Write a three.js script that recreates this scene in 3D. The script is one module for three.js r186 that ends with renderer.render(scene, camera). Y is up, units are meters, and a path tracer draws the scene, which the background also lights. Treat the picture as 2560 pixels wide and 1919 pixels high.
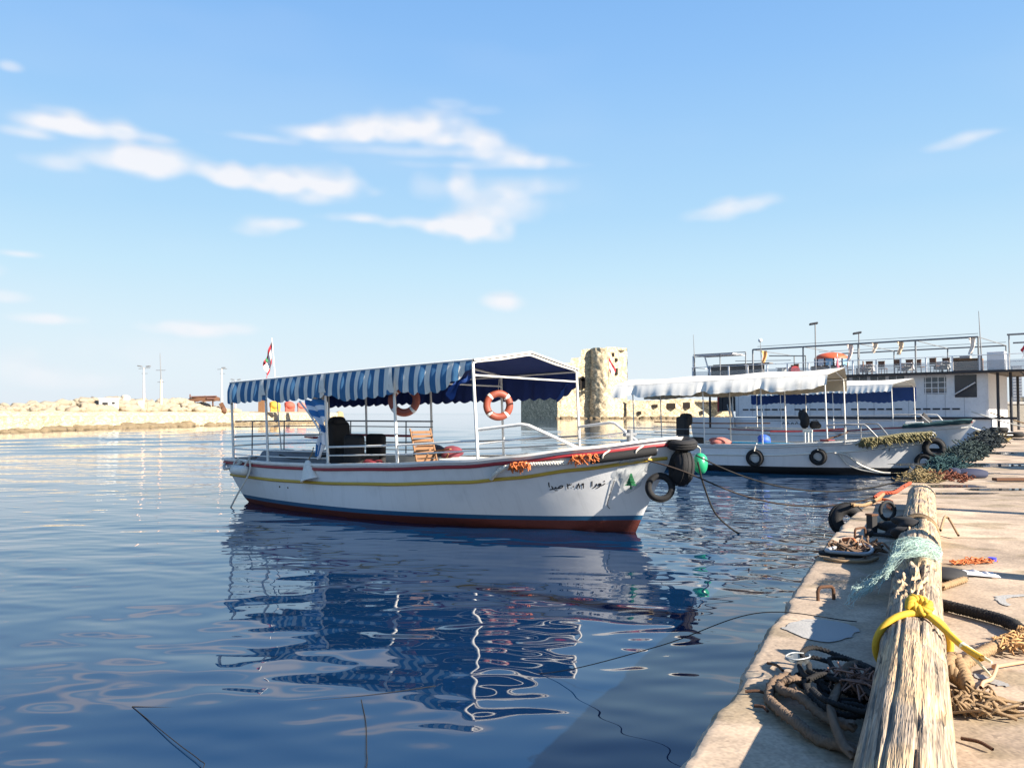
import * as THREE from 'three';
import { mergeGeometries, mergeVertices, toCreasedNormals } from 'three/addons/utils/BufferGeometryUtils.js';
import { RoundedBoxGeometry } from 'three/addons/geometries/RoundedBoxGeometry.js';

// ------------------------------------------------------------------ camera, exposure, sun, sky
const scene = new THREE.Scene();
const EXPOSURE = 3.1;
const camera = new THREE.PerspectiveCamera(51.914, 2560 / 1919, 0.05, 9000);
camera.position.set(0, 2.15, 0);
camera.rotation.set(THREE.MathUtils.degToRad(2.165), 0, 0);
const renderer = new THREE.WebGLRenderer({ antialias: true });
renderer.toneMapping = THREE.LinearToneMapping;
renderer.toneMappingExposure = EXPOSURE;
renderer.shadowMap.enabled = true;
const SUN = new THREE.Vector3(0.735, 0.492, 0.467).normalize();
const sun = new THREE.DirectionalLight(new THREE.Color().setRGB(1.0, 0.9, 0.76), 5);
sun.position.copy(SUN).multiplyScalar(200);
sun.castShadow = true;
sun.shadow.mapSize.set(4096, 4096);
Object.assign(sun.shadow.camera, { left: -120, right: 120, top: 120, bottom: -120, near: 1, far: 700 });
scene.add(sun, sun.target);

// ------------------------------------------------------------------ numbers and noise
let seedState = 12345;
function seed(n) { seedState = n >>> 0; }
function rnd() { seedState = (seedState + 0x6D2B79F5) >>> 0; let t = seedState; t = Math.imul(t ^ (t >>> 15), t | 1); t ^= t + Math.imul(t ^ (t >>> 7), t | 61); return ((t ^ (t >>> 14)) >>> 0) / 4294967296; }
const rr = (a, b) => a + (b - a) * rnd();
const clamp = (x, a = 0, b = 1) => Math.min(b, Math.max(a, x));
const lerp = (a, b, t) => a + (b - a) * t;
const smooth = (a, b, x) => { const t = clamp((x - a) / (b - a)); return t * t * (3 - 2 * t); };
const hash = new Float32Array(65536); { seed(77); for (let i = 0; i < 65536; i++) hash[i] = rnd(); }
const hv = (x, y, p) => { x = ((x % p) + p) % p; y = ((y % p) + p) % p; return hash[(Math.imul(x, 374761) + Math.imul(y, 668265) + Math.imul(p, 7919)) & 65535]; };
function vnoise(x, y, p = 4096) { const ix = Math.floor(x), iy = Math.floor(y); let fx = x - ix, fy = y - iy; fx = fx * fx * (3 - 2 * fx); fy = fy * fy * (3 - 2 * fy); const a = hv(ix, iy, p), b = hv(ix + 1, iy, p), c = hv(ix, iy + 1, p), d = hv(ix + 1, iy + 1, p); return a + (b - a) * fx + (c - a) * fy + (a - b - c + d) * fx * fy; }
function fbm(x, y, oct = 5, p = 4096) { let s = 0, a = 0.5, n = 0; for (let i = 0; i < oct; i++) { s += a * vnoise(x, y, p); n += a; x *= 2; y *= 2; p *= 2; if (p > 1e6) p = 4096; a *= 0.5; } return s / n; }
const table = (pts) => (x) => { if (x <= pts[0][0]) return pts[0][1]; for (let i = 1; i < pts.length; i++) if (x <= pts[i][0]) { const t = (x - pts[i - 1][0]) / (pts[i][0] - pts[i - 1][0]); const s = t * t * (3 - 2 * t) * 0.5 + t * 0.5; return lerp(pts[i - 1][1], pts[i][1], s); } return pts[pts.length - 1][1]; };
const s2l = (c) => { c /= 255; return c <= 0.04045 ? c / 12.92 : Math.pow((c + 0.055) / 1.055, 2.4); };

// ------------------------------------------------------------------ the sky: air with scattered fair-weather clouds, as an equirectangular float texture
{
  const W = 4096, Hh = 2048, data = new Float32Array(W * Hh * 4);
  const stops = [[0, 228, 237, 246], [2.5, 229, 242, 250], [6, 218, 240, 252], [10, 199, 233, 253], [14, 178, 220, 252], [19, 162, 208, 250], [24, 146, 196, 248], [29, 133, 185, 243], [40, 108, 164, 232], [60, 86, 142, 218], [90, 76, 130, 208]].map(([e, r, g, b]) => [e, s2l(r), s2l(g), s2l(b)]);
  const air = (e) => { let i = 1; while (i < stops.length - 1 && stops[i][0] < e) i++; const a = stops[i - 1], b = stops[i], t = clamp((e - a[0]) / (b[0] - a[0])); return [lerp(a[1], b[1], t), lerp(a[2], b[2], t), lerp(a[3], b[3], t)]; };
  // clouds: [azimuth, elevation, half width, half height (degrees), density]
  const clouds = [[-30.14,17.72,2.48,.7,.9],[-31.88,16.94,1.49,.37,.6],[-28.58,17.62,1.6,.55,.7],[-26.57,17.89,1.51,.67,.85],[-24.77,17.75,1.42,.34,.5],[-30.42,18.59,1.55,.26,.2],[-24.46,16.3,4.37,.98,.95],[-27.49,15.97,1.91,.61,.5],[-30.1,15.45,1.56,.55,.4],[-25.59,16.65,1.97,.57,.6],[-19.78,16.05,3.38,.77,.85],[-16.71,15.89,2.52,.85,.85],[-13.86,15.79,3.08,.99,.95],[-14.17,14.91,2.25,.62,.5],[-17.99,18.54,2.5,.35,.4],[-13.57,19.16,3.59,.54,.75],[-10.32,19.58,3.67,.78,.9],[-6.99,19.81,3.38,1.02,.95],[-4.28,19.22,3.39,.67,.85],[-1.57,18.49,3.07,.68,.6],[.82,17.94,2.55,.62,.95],[-6.98,18.37,5.41,.43,.35],[-2.24,17.55,5.43,.31,.25],[-4.11,16.42,1.09,1.19,.65],[-5.62,15.92,1.68,.94,.25],[.48,16.15,3.05,.69,.35],[-1.56,15.35,3.05,1.27,.3],[-10.93,13.7,2.64,.44,.65],[-7.62,13.57,3.02,.51,.7],[-4.94,13.38,2.36,.77,.9],[-3.25,13.4,2.71,1.1,1],[-.88,14.55,3.05,1.15,.45],[-17.76,12.96,1.86,.62,.6],[-16.37,13.05,1.42,.44,.6],[-18.52,12.44,1.38,.5,.35],[-.71,8,1.35,.66,.85],[14.42,13.71,1.89,.5,.5],[16,14.17,1.87,.55,.6],[17.56,14.48,1.38,.43,.4],[29.04,16.64,1.28,.38,.45],[30.33,16.93,1.5,.38,.55],[31.59,17.04,.98,.27,.3],[-32.99,20.52,.63,.31,.5],[-32.22,9.74,1.48,.28,.6],[-32.77,7.11,1.09,.39,.6],[-30.66,5.83,1.78,.34,.6],[-22,5.56,3.11,.5,.75],[-22.87,5.84,1.44,.37,.5],[-19.05,5.77,1.53,.44,.3],[-31.09,2.12,2.02,.74,.45],[-28.03,2.12,1.46,.65,.4],[-32.32,2.66,1.47,1.13,.25],[-24.54,4.08,5.81,1.22,.15],[-4.63,21.63,1.36,.3,.2],[-2.59,21.22,1.36,.3,.15]];
  seed(5);
  for (let k = 0; k < 46; k++) {   // the same kind of cloud goes on round the rest of the sky
    const az = rr(38, 322), el = rr(3, 24), n = 2 + Math.floor(rnd() * 6), tilt = rr(-0.12, 0.12);
    for (let j = 0; j < n; j++) { const dx = rr(-7, 7); clouds.push([az + dx, el + dx * tilt + rr(-0.6, 0.6), rr(1.2, 3.8), rr(0.3, 1.0), rr(0.3, 0.95)]); }
  }
  const dens = new Float32Array(W * Hh), pxd = W / 360;
  for (const [az, el, rx, ry, a] of clouds) {
    const cx = (az + 90 + 720) % 360 * pxd, cy = (el + 90) * pxd, hx = rx * 2.0 * pxd, hy = ry * 2.0 * pxd;
    for (let y = Math.max(Hh / 2, Math.floor(cy - hy)); y <= Math.min(Hh - 1, cy + hy); y++) for (let x = Math.floor(cx - hx); x <= cx + hx; x++) {
      const w = (vnoise(x * 0.035, y * 0.05) - 0.5) * 1.0 + (vnoise(x * 0.09, y * 0.12) - 0.5) * 0.55;
      const u = (x - cx) / (rx * pxd), v0 = (y - cy) / (ry * pxd), v = v0 < 0 ? v0 * 1.25 : v0 * 0.95;
      const r = Math.sqrt(u * u + v * v) + w * 0.75, d = a * (1 - smooth(0.15, 1.45, r)), i = y * W + ((x % W) + W) % W;
      if (d > 0) dens[i] = 1 - (1 - dens[i]) * (1 - d);
    }
  }
  for (let y = 0; y < Hh; y++) {
    const e = (y + 0.5) / Hh * 180 - 90, c = air(Math.max(0, e));
    for (let x = 0; x < W; x++) {
      const i = (y * W + x), k = i * 4;
      let [r, g, b] = c;
      if (e > 0) {
        const veil = 0.05 * smooth(0.45, 0.8, fbm(x * 0.006, y * 0.02, 3)) * smooth(2, 10, e);
        let d = dens[i]; if (d > 0) { const n = fbm(x * 0.05, y * 0.075, 4); d = clamp(d * (0.55 + 0.9 * n)); d = clamp(d * 1.12); }
        const under = d > 0.02 && y > 3 ? clamp((dens[i] - dens[i - 7 * W]) * 0.9, -0.25, 0.0) : 0;
        const q = clamp(d * 0.93 + veil), cr = s2l(247) + under * 0.3, cg = s2l(248) + under * 0.25, cb = s2l(253) + under * 0.16;
        r = lerp(r, cr, q); g = lerp(g, cg, q); b = lerp(b, cb, q);
      } else { r *= 0.8; g *= 0.85; b *= 0.9; }
      data[k] = r / EXPOSURE; data[k + 1] = g / EXPOSURE; data[k + 2] = b / EXPOSURE; data[k + 3] = 1;
    }
  }
  const sky = new THREE.DataTexture(data, W, Hh, THREE.RGBAFormat, THREE.FloatType);
  sky.mapping = THREE.EquirectangularReflectionMapping; sky.magFilter = sky.minFilter = THREE.LinearFilter; sky.colorSpace = THREE.LinearSRGBColorSpace; sky.needsUpdate = true;
  scene.background = sky; scene.environment = sky;
}

// ------------------------------------------------------------------ building helpers
const V = (x, y, z) => new THREE.Vector3(x, y, z);
const names = {};
function numbered(n) { const k = names[n] = (names[n] ?? -1) + 1; return k ? `${n}_${String(k).padStart(3, '0')}` : n; }
function tag(o, label, category, group, kind) { o.userData.label = label; if (category) o.userData.category = category; if (group) o.userData.group = group; if (kind) o.userData.kind = kind; return o; }
function thing(name, label, category, pos = [0, 0, 0], turn = 0, group) { const o = new THREE.Group(); o.name = numbered(name); scene.add(o); o.position.set(...pos); o.rotation.y = turn; return tag(o, label, category, group); }
function clean(g) { const o = g.index ? g.toNonIndexed() : g; for (const k of Object.keys(o.attributes)) if (!['position', 'normal', 'uv'].includes(k)) o.deleteAttribute(k); if (!o.attributes.uv) o.setAttribute('uv', new THREE.BufferAttribute(new Float32Array(o.attributes.position.count * 2), 2)); return o; }
function merge(list) { const l = (Array.isArray(list) ? list : [list]).map(clean); return l.length === 1 ? l[0] : mergeGeometries(l); }
function part(name, geos, m, parent) { const o = new THREE.Mesh(Array.isArray(geos) ? merge(geos) : geos, m); o.name = parent === scene ? numbered(name) : name; o.castShadow = o.receiveShadow = true; (parent || scene).add(o); return o; }
function solo(name, geos, m, label, category, group, kind) { return tag(part(name, geos, m, scene), label, category, group, kind); }
function copyOf(o, label) { const c = o.clone(); c.name = numbered(o.name.replace(/_\d{3}$/, '')); c.userData = { ...o.userData }; if (label) c.userData.label = label; scene.add(c); return c; }
function boxUV(g, s = 1) { g = clean(g); const p = g.attributes.position, n = g.attributes.normal, u = g.attributes.uv; for (let i = 0; i < p.count; i += 3) { const ax = Math.abs(n.getX(i)), ay = Math.abs(n.getY(i)), az = Math.abs(n.getZ(i)); for (let j = i; j < i + 3; j++) { if (ay >= ax && ay >= az) u.setXY(j, p.getX(j) * s, p.getZ(j) * s); else if (ax >= az) u.setXY(j, p.getZ(j) * s, p.getY(j) * s); else u.setXY(j, p.getX(j) * s, p.getY(j) * s); } } return g; }
function box(w, h, d, x = 0, y = 0, z = 0, rx = 0, ry = 0, rz = 0) { const g = boxUV(new THREE.BoxGeometry(w, h, d)); g.rotateX(rx); g.rotateY(ry); g.rotateZ(rz); g.translate(x, y, z); return g; }
function rbox(w, h, d, r, x = 0, y = 0, z = 0, rx = 0, ry = 0, rz = 0) { const g = boxUV(new RoundedBoxGeometry(w, h, d, 2, Math.min(r, w * 0.49, h * 0.49, d * 0.49))); g.rotateX(rx); g.rotateY(ry); g.rotateZ(rz); g.translate(x, y, z); return g; }
function bar(a, b, r, seg = 8, r2 = r) { const d = V(b[0] - a[0], b[1] - a[1], b[2] - a[2]), l = d.length(), g = new THREE.CylinderGeometry(r2, r, l, seg, 1); g.translate(0, l / 2, 0); g.applyQuaternion(new THREE.Quaternion().setFromUnitVectors(V(0, 1, 0), d.normalize())); g.translate(...a); return g; }
const curve = (pts, closed = false, tension = 0.5) => new THREE.CatmullRomCurve3(pts.map((p) => V(...p)), closed, 'catmullrom', tension);
function tube(pts, r, seg = 24, rad = 7, closed = false) { const c = Array.isArray(pts) ? curve(pts, closed) : pts; return new THREE.TubeGeometry(c, seg, r, rad, closed); }
function laid(pts, r, seg = 60, turns = 10, rad = 5, closed = false) {   // a laid rope: three strands twisted round one another
  const c = Array.isArray(pts) ? curve(pts, closed) : pts, fr = c.computeFrenetFrames(seg, closed), out = [];
  for (let s = 0; s < 3; s++) { const q = []; for (let i = 0; i <= seg; i++) { const p = c.getPointAt(i / seg), a = i / seg * turns * Math.PI * 2 + s * 2.0944; q.push(p.addScaledVector(fr.normals[i], Math.cos(a) * r * 0.5).addScaledVector(fr.binormals[i], Math.sin(a) * r * 0.5)); } out.push(new THREE.TubeGeometry(new THREE.CatmullRomCurve3(q), seg, r * 0.56, rad, false)); }
  return merge(out);
}
function sagging(a, b, drop, n = 10) { const p = []; for (let i = 0; i <= n; i++) { const t = i / n; p.push([lerp(a[0], b[0], t), lerp(a[1], b[1], t) - drop * 4 * t * (1 - t), lerp(a[2], b[2], t)]); } return p; }
function grid(nu, nv, f, uvf) {   // sheet of (nu+1)*(nv+1) points f(u, v) with u, v in 0..1
  const pos = [], uv = [], idx = []; for (let j = 0; j <= nv; j++) for (let i = 0; i <= nu; i++) { const u = i / nu, v = j / nv, p = f(u, v); pos.push(p[0], p[1], p[2]); const t = uvf ? uvf(u, v, p) : [u, v]; uv.push(t[0], t[1]); }
  for (let j = 0; j < nv; j++) for (let i = 0; i < nu; i++) { const a = j * (nu + 1) + i, b = a + 1, c = a + nu + 1, d = c + 1; idx.push(a, b, d, a, d, c); }
  const g = new THREE.BufferGeometry(); g.setAttribute('position', new THREE.Float32BufferAttribute(pos, 3)); g.setAttribute('uv', new THREE.Float32BufferAttribute(uv, 2)); g.setIndex(idx); g.computeVertexNormals(); return g;
}
function lumpy(r, detail, amp, f, sx = 1, sy = 1, sz = 1, off = 0) { let g = new THREE.IcosahedronGeometry(r, detail); g = mergeVertices(g.deleteAttribute('normal').deleteAttribute('uv')); const p = g.attributes.position; for (let i = 0; i < p.count; i++) { const x = p.getX(i), y = p.getY(i), z = p.getZ(i), n = 1 + amp * (fbm((x * 1.3 + z * 0.7 + off) * f + 50, (y * 1.2 - z + off) * f + 50, 3) - 0.5) * 2; p.setXYZ(i, x * n * sx, y * n * sy, z * n * sz); } g.computeVertexNormals(); return boxUV(g); }
function mat(c, rough = 0.6, o = {}) { const col = Array.isArray(c) ? new THREE.Color().setRGB(...c) : new THREE.Color(c); return new THREE.MeshPhysicalMaterial({ color: col, roughness: rough, side: THREE.DoubleSide, ...o }); }

// ------------------------------------------------------------------ textures: what surfaces are made of
function tex(w, h, f, srgb = true) { const d = new Uint8Array(w * h * 4); for (let y = 0; y < h; y++) for (let x = 0; x < w; x++) { const c = f(x, y), k = (y * w + x) * 4; d[k] = clamp(c[0], 0, 255); d[k + 1] = clamp(c[1], 0, 255); d[k + 2] = clamp(c[2], 0, 255); d[k + 3] = c.length > 3 ? clamp(c[3], 0, 255) : 255; } const t = new THREE.DataTexture(d, w, h); t.wrapS = t.wrapT = THREE.RepeatWrapping; t.magFilter = THREE.LinearFilter; t.minFilter = THREE.LinearMipmapLinearFilter; t.generateMipmaps = true; if (srgb) t.colorSpace = THREE.SRGBColorSpace; t.needsUpdate = true; return t; }
function scaled(t, s, s2 = s) { const c = t.clone(); c.repeat.set(s, s2); c.needsUpdate = true; return c; }
const grime = tex(512, 512, (x, y) => { const n = fbm(x / 64, y / 64, 5, 8), m = fbm(x / 16 + 9, y / 128 + 3, 4, 32), sp = vnoise(x / 3, y / 3, 171) > 0.93 ? 18 : 0; const v = 252 - 26 * smooth(0.5, 0.85, n) - 13 * smooth(0.55, 0.85, m) - sp * n * 0.6; return [v, v - 2, v - 7]; });
const paint = tex(512, 512, (x, y) => { const n = fbm(x / 90 + 2, y / 90, 5, 6), m = fbm(x / 12 + 9, y / 150 + 3, 4, 43), v = 253 - 13 * smooth(0.5, 0.9, n) - 9 * smooth(0.58, 0.85, m); return [v, v - 1, v - 3]; });
const rough512 = tex(512, 512, (x, y) => { const v = 255 * (0.6 * fbm(x / 32, y / 32, 5, 16) + 0.4 * vnoise(x / 4, y / 4, 128)); return [v, v, v]; }, false);
const fabricBump = tex(256, 256, (x, y) => { const v = 128 + 50 * (fbm(x / 32, y / 32, 4, 8) - 0.5) * 2 + 18 * ((x & 3) < 2 ? 1 : -1) * ((y & 3) < 2 ? 1 : -1); return [v, v, v]; }, false);

// ------------------------------------------------------------------ the sea
seed(21);
const waves = [];
for (let i = 0; i < 90; i++) {
  const l = 0.24 * Math.pow(16, Math.pow(rnd(), 0.85)), ang = Math.PI / 2 + 0.22 + (rnd() + rnd() + rnd() - 1.5) * 0.95 + (l < 0.6 ? rr(-0.6, 0.6) : 0), k = 2 * Math.PI / l;
  waves.push([Math.cos(ang) * k, Math.sin(ang) * k, (l < 0.6 ? 0.0045 : l < 1.4 ? 0.0052 : 0.0036) / k, rnd() * 6.283, l]);
}
const swell = [];
for (let i = 0; i < 16; i++) { const l = rr(2.6, 8), ang = Math.PI / 2 + (rnd() + rnd() - 1) * 0.9, k = 2 * Math.PI / l; swell.push([Math.cos(ang) * k, Math.sin(ang) * k, 0.019 / k, rnd() * 6.283, l]); }   // open-water chop away from the quay
function choppy(x, d) { return 0.12 + 1.35 * smooth(0.8, 3.2, x + (fbm(x * 0.3 + 7, d * 0.2, 2) - 0.5) * 3) * smooth(6.5, 12, d) + 0.5 * smooth(18, 40, d); }
function seaHeight(x, z, spacing) {
  const d = -z, m = choppy(x, d), big = (0.75 + 0.7 * (fbm(x * 0.12 + 3, z * 0.2 + 40, 2) - 0.3)) * (1 + 1.8 * smooth(22, 55, d)); let h = 0;
  const wx = x + 0.35 * Math.sin(z * 0.7 + x * 0.3), wz = z + 0.25 * Math.sin(x * 0.55 + 1.3);
  for (const [kx, kz, a, p, l] of waves) { const f = smooth(spacing * 2.2, spacing * 5, l); if (f > 0) h += a * f * (l < 0.8 ? m * (1 + smooth(22, 55, d)) : big) * Math.sin(kx * wx + kz * wz + p); }
  const out = smooth(26, 60, d); if (out > 0) for (const [kx, kz, a, p, l] of swell) h += a * out * smooth(spacing * 2.2, spacing * 5, l) * Math.sin(kx * wx + kz * wz + p);
  return h;
}
const rippleNormal = (() => {
  const N = 512, hgt = new Float32Array(N * N), ws = []; seed(3);
  for (let i = 0; i < 70; i++) { const ky = 2 + Math.floor(rnd() * 26), kx = Math.round((rnd() + rnd() - 1) * 16); ws.push([kx, ky, 1 / Math.hypot(kx, ky), rnd() * 6.283]); }
  for (let y = 0; y < N; y++) for (let x = 0; x < N; x++) { let h = 0; for (const [a, b, c, p] of ws) h += c * Math.sin((a * x + b * y) / N * 6.2832 + p); hgt[y * N + x] = h; }
  let s = 0; for (let y = 0; y < N; y++) for (let x = 0; x < N; x++) { const dx = hgt[y * N + (x + 1) % N] - hgt[y * N + x]; s += dx * dx; }
  s = Math.sqrt(s / N / N);
  return tex(N, N, (x, y) => { const dx = (hgt[y * N + (x + 1) % N] - hgt[y * N + (x + N - 1) % N]) / s * 0.09, dy = (hgt[((y + 1) % N) * N + x] - hgt[((y + N - 1) % N) * N + x]) / s * 0.09, l = 1 / Math.hypot(dx, dy, 1); return [(-dx * l * 0.5 + 0.5) * 255, (-dy * l * 0.5 + 0.5) * 255, (l * 0.5 + 0.5) * 255]; }, false);
})();
{
  const axis = (lo, f0, f1, hi, st, grow) => { const a = []; for (let x = f0; x < f1; x += st) a.push(x); let s = st, x = f1; while (x < hi) { a.push(x); s *= grow; x += s; } a.push(hi); s = st; x = f0; const b = []; while (x > lo) { s *= grow; x -= s; b.push(Math.max(lo, x)); } return b.reverse().concat(a); };
  const xs = axis(-4500, -7, 6.5, 4500, 0.045, 1.045), ds = axis(-30, 2.5, 19, 6000, 0.045, 1.017);
  const nx = xs.length, nz = ds.length, pos = new Float32Array(nx * nz * 3), uv = new Float32Array(nx * nz * 2), idx = new Uint32Array((nx - 1) * (nz - 1) * 6);
  for (let j = 0, k = 0; j < nz; j++) for (let i = 0; i < nx; i++, k++) {
    const sx = Math.max(xs[Math.min(nx - 1, i + 1)] - xs[i], 0.03) * 0.6, sz = Math.max(ds[Math.min(nz - 1, j + 1)] - ds[j], 0.03), sp = Math.max(sx, sz), far = Math.hypot(xs[i], ds[j]);
    pos[k * 3] = xs[i]; pos[k * 3 + 2] = -ds[j]; pos[k * 3 + 1] = far < 400 ? seaHeight(xs[i], -ds[j], sp) * (1 - smooth(150, 400, far)) : 0;
    uv[k * 2] = xs[i] / 7; uv[k * 2 + 1] = ds[j] / 7;
  }
  for (let j = 0, k = 0; j < nz - 1; j++) for (let i = 0; i < nx - 1; i++) { const a = j * nx + i; idx[k++] = a; idx[k++] = a + 1; idx[k++] = a + nx + 1; idx[k++] = a; idx[k++] = a + nx + 1; idx[k++] = a + nx; }
  const g = new THREE.BufferGeometry(); g.setAttribute('position', new THREE.BufferAttribute(pos, 3)); g.setAttribute('uv', new THREE.BufferAttribute(uv, 2)); g.setIndex(new THREE.BufferAttribute(idx, 1)); g.computeVertexNormals();
  const m = mat([0.002, 0.017, 0.052], 0.02, { ior: 1.56, normalMap: rippleNormal, normalScale: new THREE.Vector2(0.04, 0.04) });
  const o = part('sea', g, m, scene); tag(o, 'calm blue harbour water with gentle ripples', undefined, undefined, 'structure'); o.castShadow = false;
}

// ------------------------------------------------------------------ the quay
const QY = 0.75;
const quayCurve = new THREE.CatmullRomCurve3([[-4.4, 0, 7], [-1.87, 0, -2], [0.655, 0, -3.175], [2.068, 0, -5.983], [3.868, 0, -9.484], [5.45, 0, -12.2], [7.952, 0, -16.026], [14.5, 0, -26.0], [21.4, 0, -36.4], [34, 0, -55.5], [60, 0, -95]].map(([x, y, z], i) => V(i === 0 ? -5.5 : i === 1 ? -1.95 : x, 0, i === 0 ? 9 : i === 1 ? 2 : z)));
const concrete = tex(2048, 2048, (x, y) => {
  const a = fbm(x / 256, y / 256, 6, 8), b = fbm(x / 40 + 5, y / 40 + 8, 5, 51), c = vnoise(x / 2.5, y / 2.5, 819), st = smooth(0.56, 0.72, fbm(x / 150 + 30, y / 90 + 3, 5, 13)), pale = smooth(0.6, 0.74, fbm(x / 200 + 11, y / 120 + 60, 5, 10)), speck = vnoise(x / 4 + 3, y / 4, 512) > 0.9 ? 1 : 0, pit = vnoise(x / 7, y / 7 + 50, 292) > 0.93 ? 1 : 0;
  const v = 0.75 + 0.26 * (a - 0.5) + 0.22 * (b - 0.5) + 0.14 * (c - 0.5) - 0.13 * st + 0.1 * pale - 0.12 * speck * b - 0.2 * pit * c;
  return [v * 200 + 4, v * 181, v * 155 - 6 * st];
});
const concreteBump = tex(1024, 1024, (x, y) => { const v = 255 * (0.45 * fbm(x / 64, y / 64, 6, 16) + 0.3 * vnoise(x / 3, y / 3, 341) + 0.25 * (1 - smooth(0.88, 0.95, vnoise(x / 7 + 2, y / 7, 146)))); return [v, v, v]; }, false);
const mQuay = mat(0xffffff, 0.88, { map: concrete, bumpMap: concreteBump, bumpScale: 0.006 });
function edgeAt(s) { return quayCurve.getPoint(s); }
{
  const S = []; for (let i = 0; i <= 900; i++) S.push(Math.pow(i / 900, 1.25));
  const pts = S.map((s) => edgeAt(s)), across = [0, 0.004, 0.012, 0.03, 0.06, 0.1, 0.16, 0.24, 0.34, 0.46, 0.6, 0.8, 1.05, 1.35, 1.7, 2.2, 2.9, 4, 6, 9, 14, 22, 34, 50, 70];
  const drop = [[-1.6, 0.07], [-0.6, 0.05], [0.2, 0.02], [0.45, 0.012], [0.6, 0.0], [0.68, 0.004], [0.715, 0.01]];
  const nv = drop.length + across.length, nu = pts.length, pos = [], uv = [], idx = [];
  for (let j = 0; j < nv; j++) for (let i = 0; i < nu; i++) {
    const p = pts[i], q = pts[Math.min(nu - 1, i + 1)], q0 = pts[Math.max(0, i - 1)], t = V(q.x - q0.x, 0, q.z - q0.z).normalize(), n = V(-t.z, 0, t.x);   // n points inland (to the right)
    const L = p.x * 1.0 - p.z, chip = (fbm(L * 3.1, 4.2, 4) - 0.5) * 0.026 + (vnoise(L * 14, 9) - 0.5) * 0.012 + 0.03 * smooth(0.72, 0.85, vnoise(L * 1.7, 21));
    let off, y;
    if (j < drop.length) { off = chip * (j > 2 ? 1 : 0.6) + (fbm(L * 4, j * 3.3, 3) - 0.5) * 0.03 - drop[j][1] * 0.3; y = drop[j][0]; }
    else { const v = across[j - drop.length]; off = v + chip * (1 - smooth(0, 0.25, v)); y = QY - 0.022 * (1 - smooth(0, 0.035, v)) - (j === drop.length ? 0.004 : 0) + (v > 0 && v < 12 ? (fbm((p.x + n.x * v) * 0.9 + 20, (p.z + n.z * v) * 0.9 + 60, 4) - 0.5) * 0.008 : 0); }
    pos.push(p.x + n.x * off, y, p.z + n.z * off); const w = p.x + n.x * off, z = p.z + n.z * off; uv.push(j < drop.length ? L / 9 : w / 9, j < drop.length ? y / 9 : z / 9);
  }
  for (let j = 0; j < nv - 1; j++) for (let i = 0; i < nu - 1; i++) { const a = j * nu + i; idx.push(a, a + nu + 1, a + 1, a, a + nu, a + nu + 1); }
  const g = new THREE.BufferGeometry(); g.setAttribute('position', new THREE.Float32BufferAttribute(pos, 3)); g.setAttribute('uv', new THREE.Float32BufferAttribute(uv, 2)); g.setIndex(idx); g.computeVertexNormals();
  const quay = part('quay', g, mQuay, scene); tag(quay, 'weathered concrete quay along the harbour', undefined, undefined, 'structure');
  // dried spills of pale paint and mortar on the concrete
  const spill = (name, pts, m, y = QY + 0.0055) => { const sh = new THREE.Shape(new THREE.SplineCurve(pts.map(([x, d]) => new THREE.Vector2(x, d))).getPoints(pts.length * 8).map((p, i) => new THREE.Vector2(p.x + (vnoise(i * 0.6, p.x * 9) - 0.5) * 0.03, p.y + (vnoise(i * 0.6 + 7, p.y * 9) - 0.5) * 0.03))); const g = new THREE.ShapeGeometry(sh); g.rotateX(-Math.PI / 2); g.translate(0, y, 0); return part(name, boxUV(g, 0.3), m, quay); };
  const mSpill = mat([0.31, 0.305, 0.3], 0.85, { map: grime, bumpMap: concreteBump, bumpScale: 0.004 });
  spill('paint_spill', [[1.76, 5.18], [1.9, 5.36], [2.08, 5.42], [2.2, 5.33], [2.25, 5.19], [2.15, 5.03], [1.95, 4.88], [1.82, 4.98], [1.76, 5.18]], mSpill);
  spill('paint_spill', [[2.47, 4.3], [2.53, 4.27], [2.56, 4.12], [2.5, 4.1], [2.47, 4.2], [2.47, 4.3]], mSpill);
  spill('paint_spill', [[3.7, 6.1], [3.95, 6.16], [3.98, 6.1], [3.75, 6.02], [3.63, 5.8], [3.6, 5.82], [3.64, 5.98], [3.7, 6.1]], mSpill);
  // shallow puddles left on the far stretch of the quay
  seed(9);
  const mPud = mat([0.05, 0.055, 0.06], 0.04, { ior: 1.33 });
  const puddle = (x, d, rx, rd, sd) => { const pts = []; for (let k = 0; k <= 26; k++) { const a = (k % 26) / 26 * 6.283, r = 0.6 + 0.8 * fbm(Math.cos(a) * 1.7 + sd, Math.sin(a) * 1.7 + sd, 3); pts.push([x + Math.cos(a) * rx * r, d + Math.sin(a) * rd * r]); } const sh = new THREE.Shape(new THREE.SplineCurve(pts.map(([a, b]) => new THREE.Vector2(a, b))).getPoints(90)); const g = new THREE.ShapeGeometry(sh); g.rotateX(-Math.PI / 2); g.translate(0, QY + 0.0065, 0); return tag(part('puddle', g, mPud, scene), 'shallow puddle on the quay', undefined, undefined, 'structure'); };
  puddle(12.2, 21.5, 1.7, 0.8, 3); puddle(10.2, 18.6, 1.2, 0.3, 8); puddle(8.4, 15.3, 0.7, 0.32, 13); puddle(9.3, 14.6, 1.0, 0.22, 18); puddle(16.8, 28.2, 1.3, 0.7, 23); puddle(8.6, 16.9, 0.5, 0.3, 28); puddle(27.5, 43.5, 2.0, 1.6, 33); puddle(7.7, 13.9, 0.9, 0.16, 38); puddle(3.75, 6.9, 0.35, 0.1, 43);
}

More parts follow.
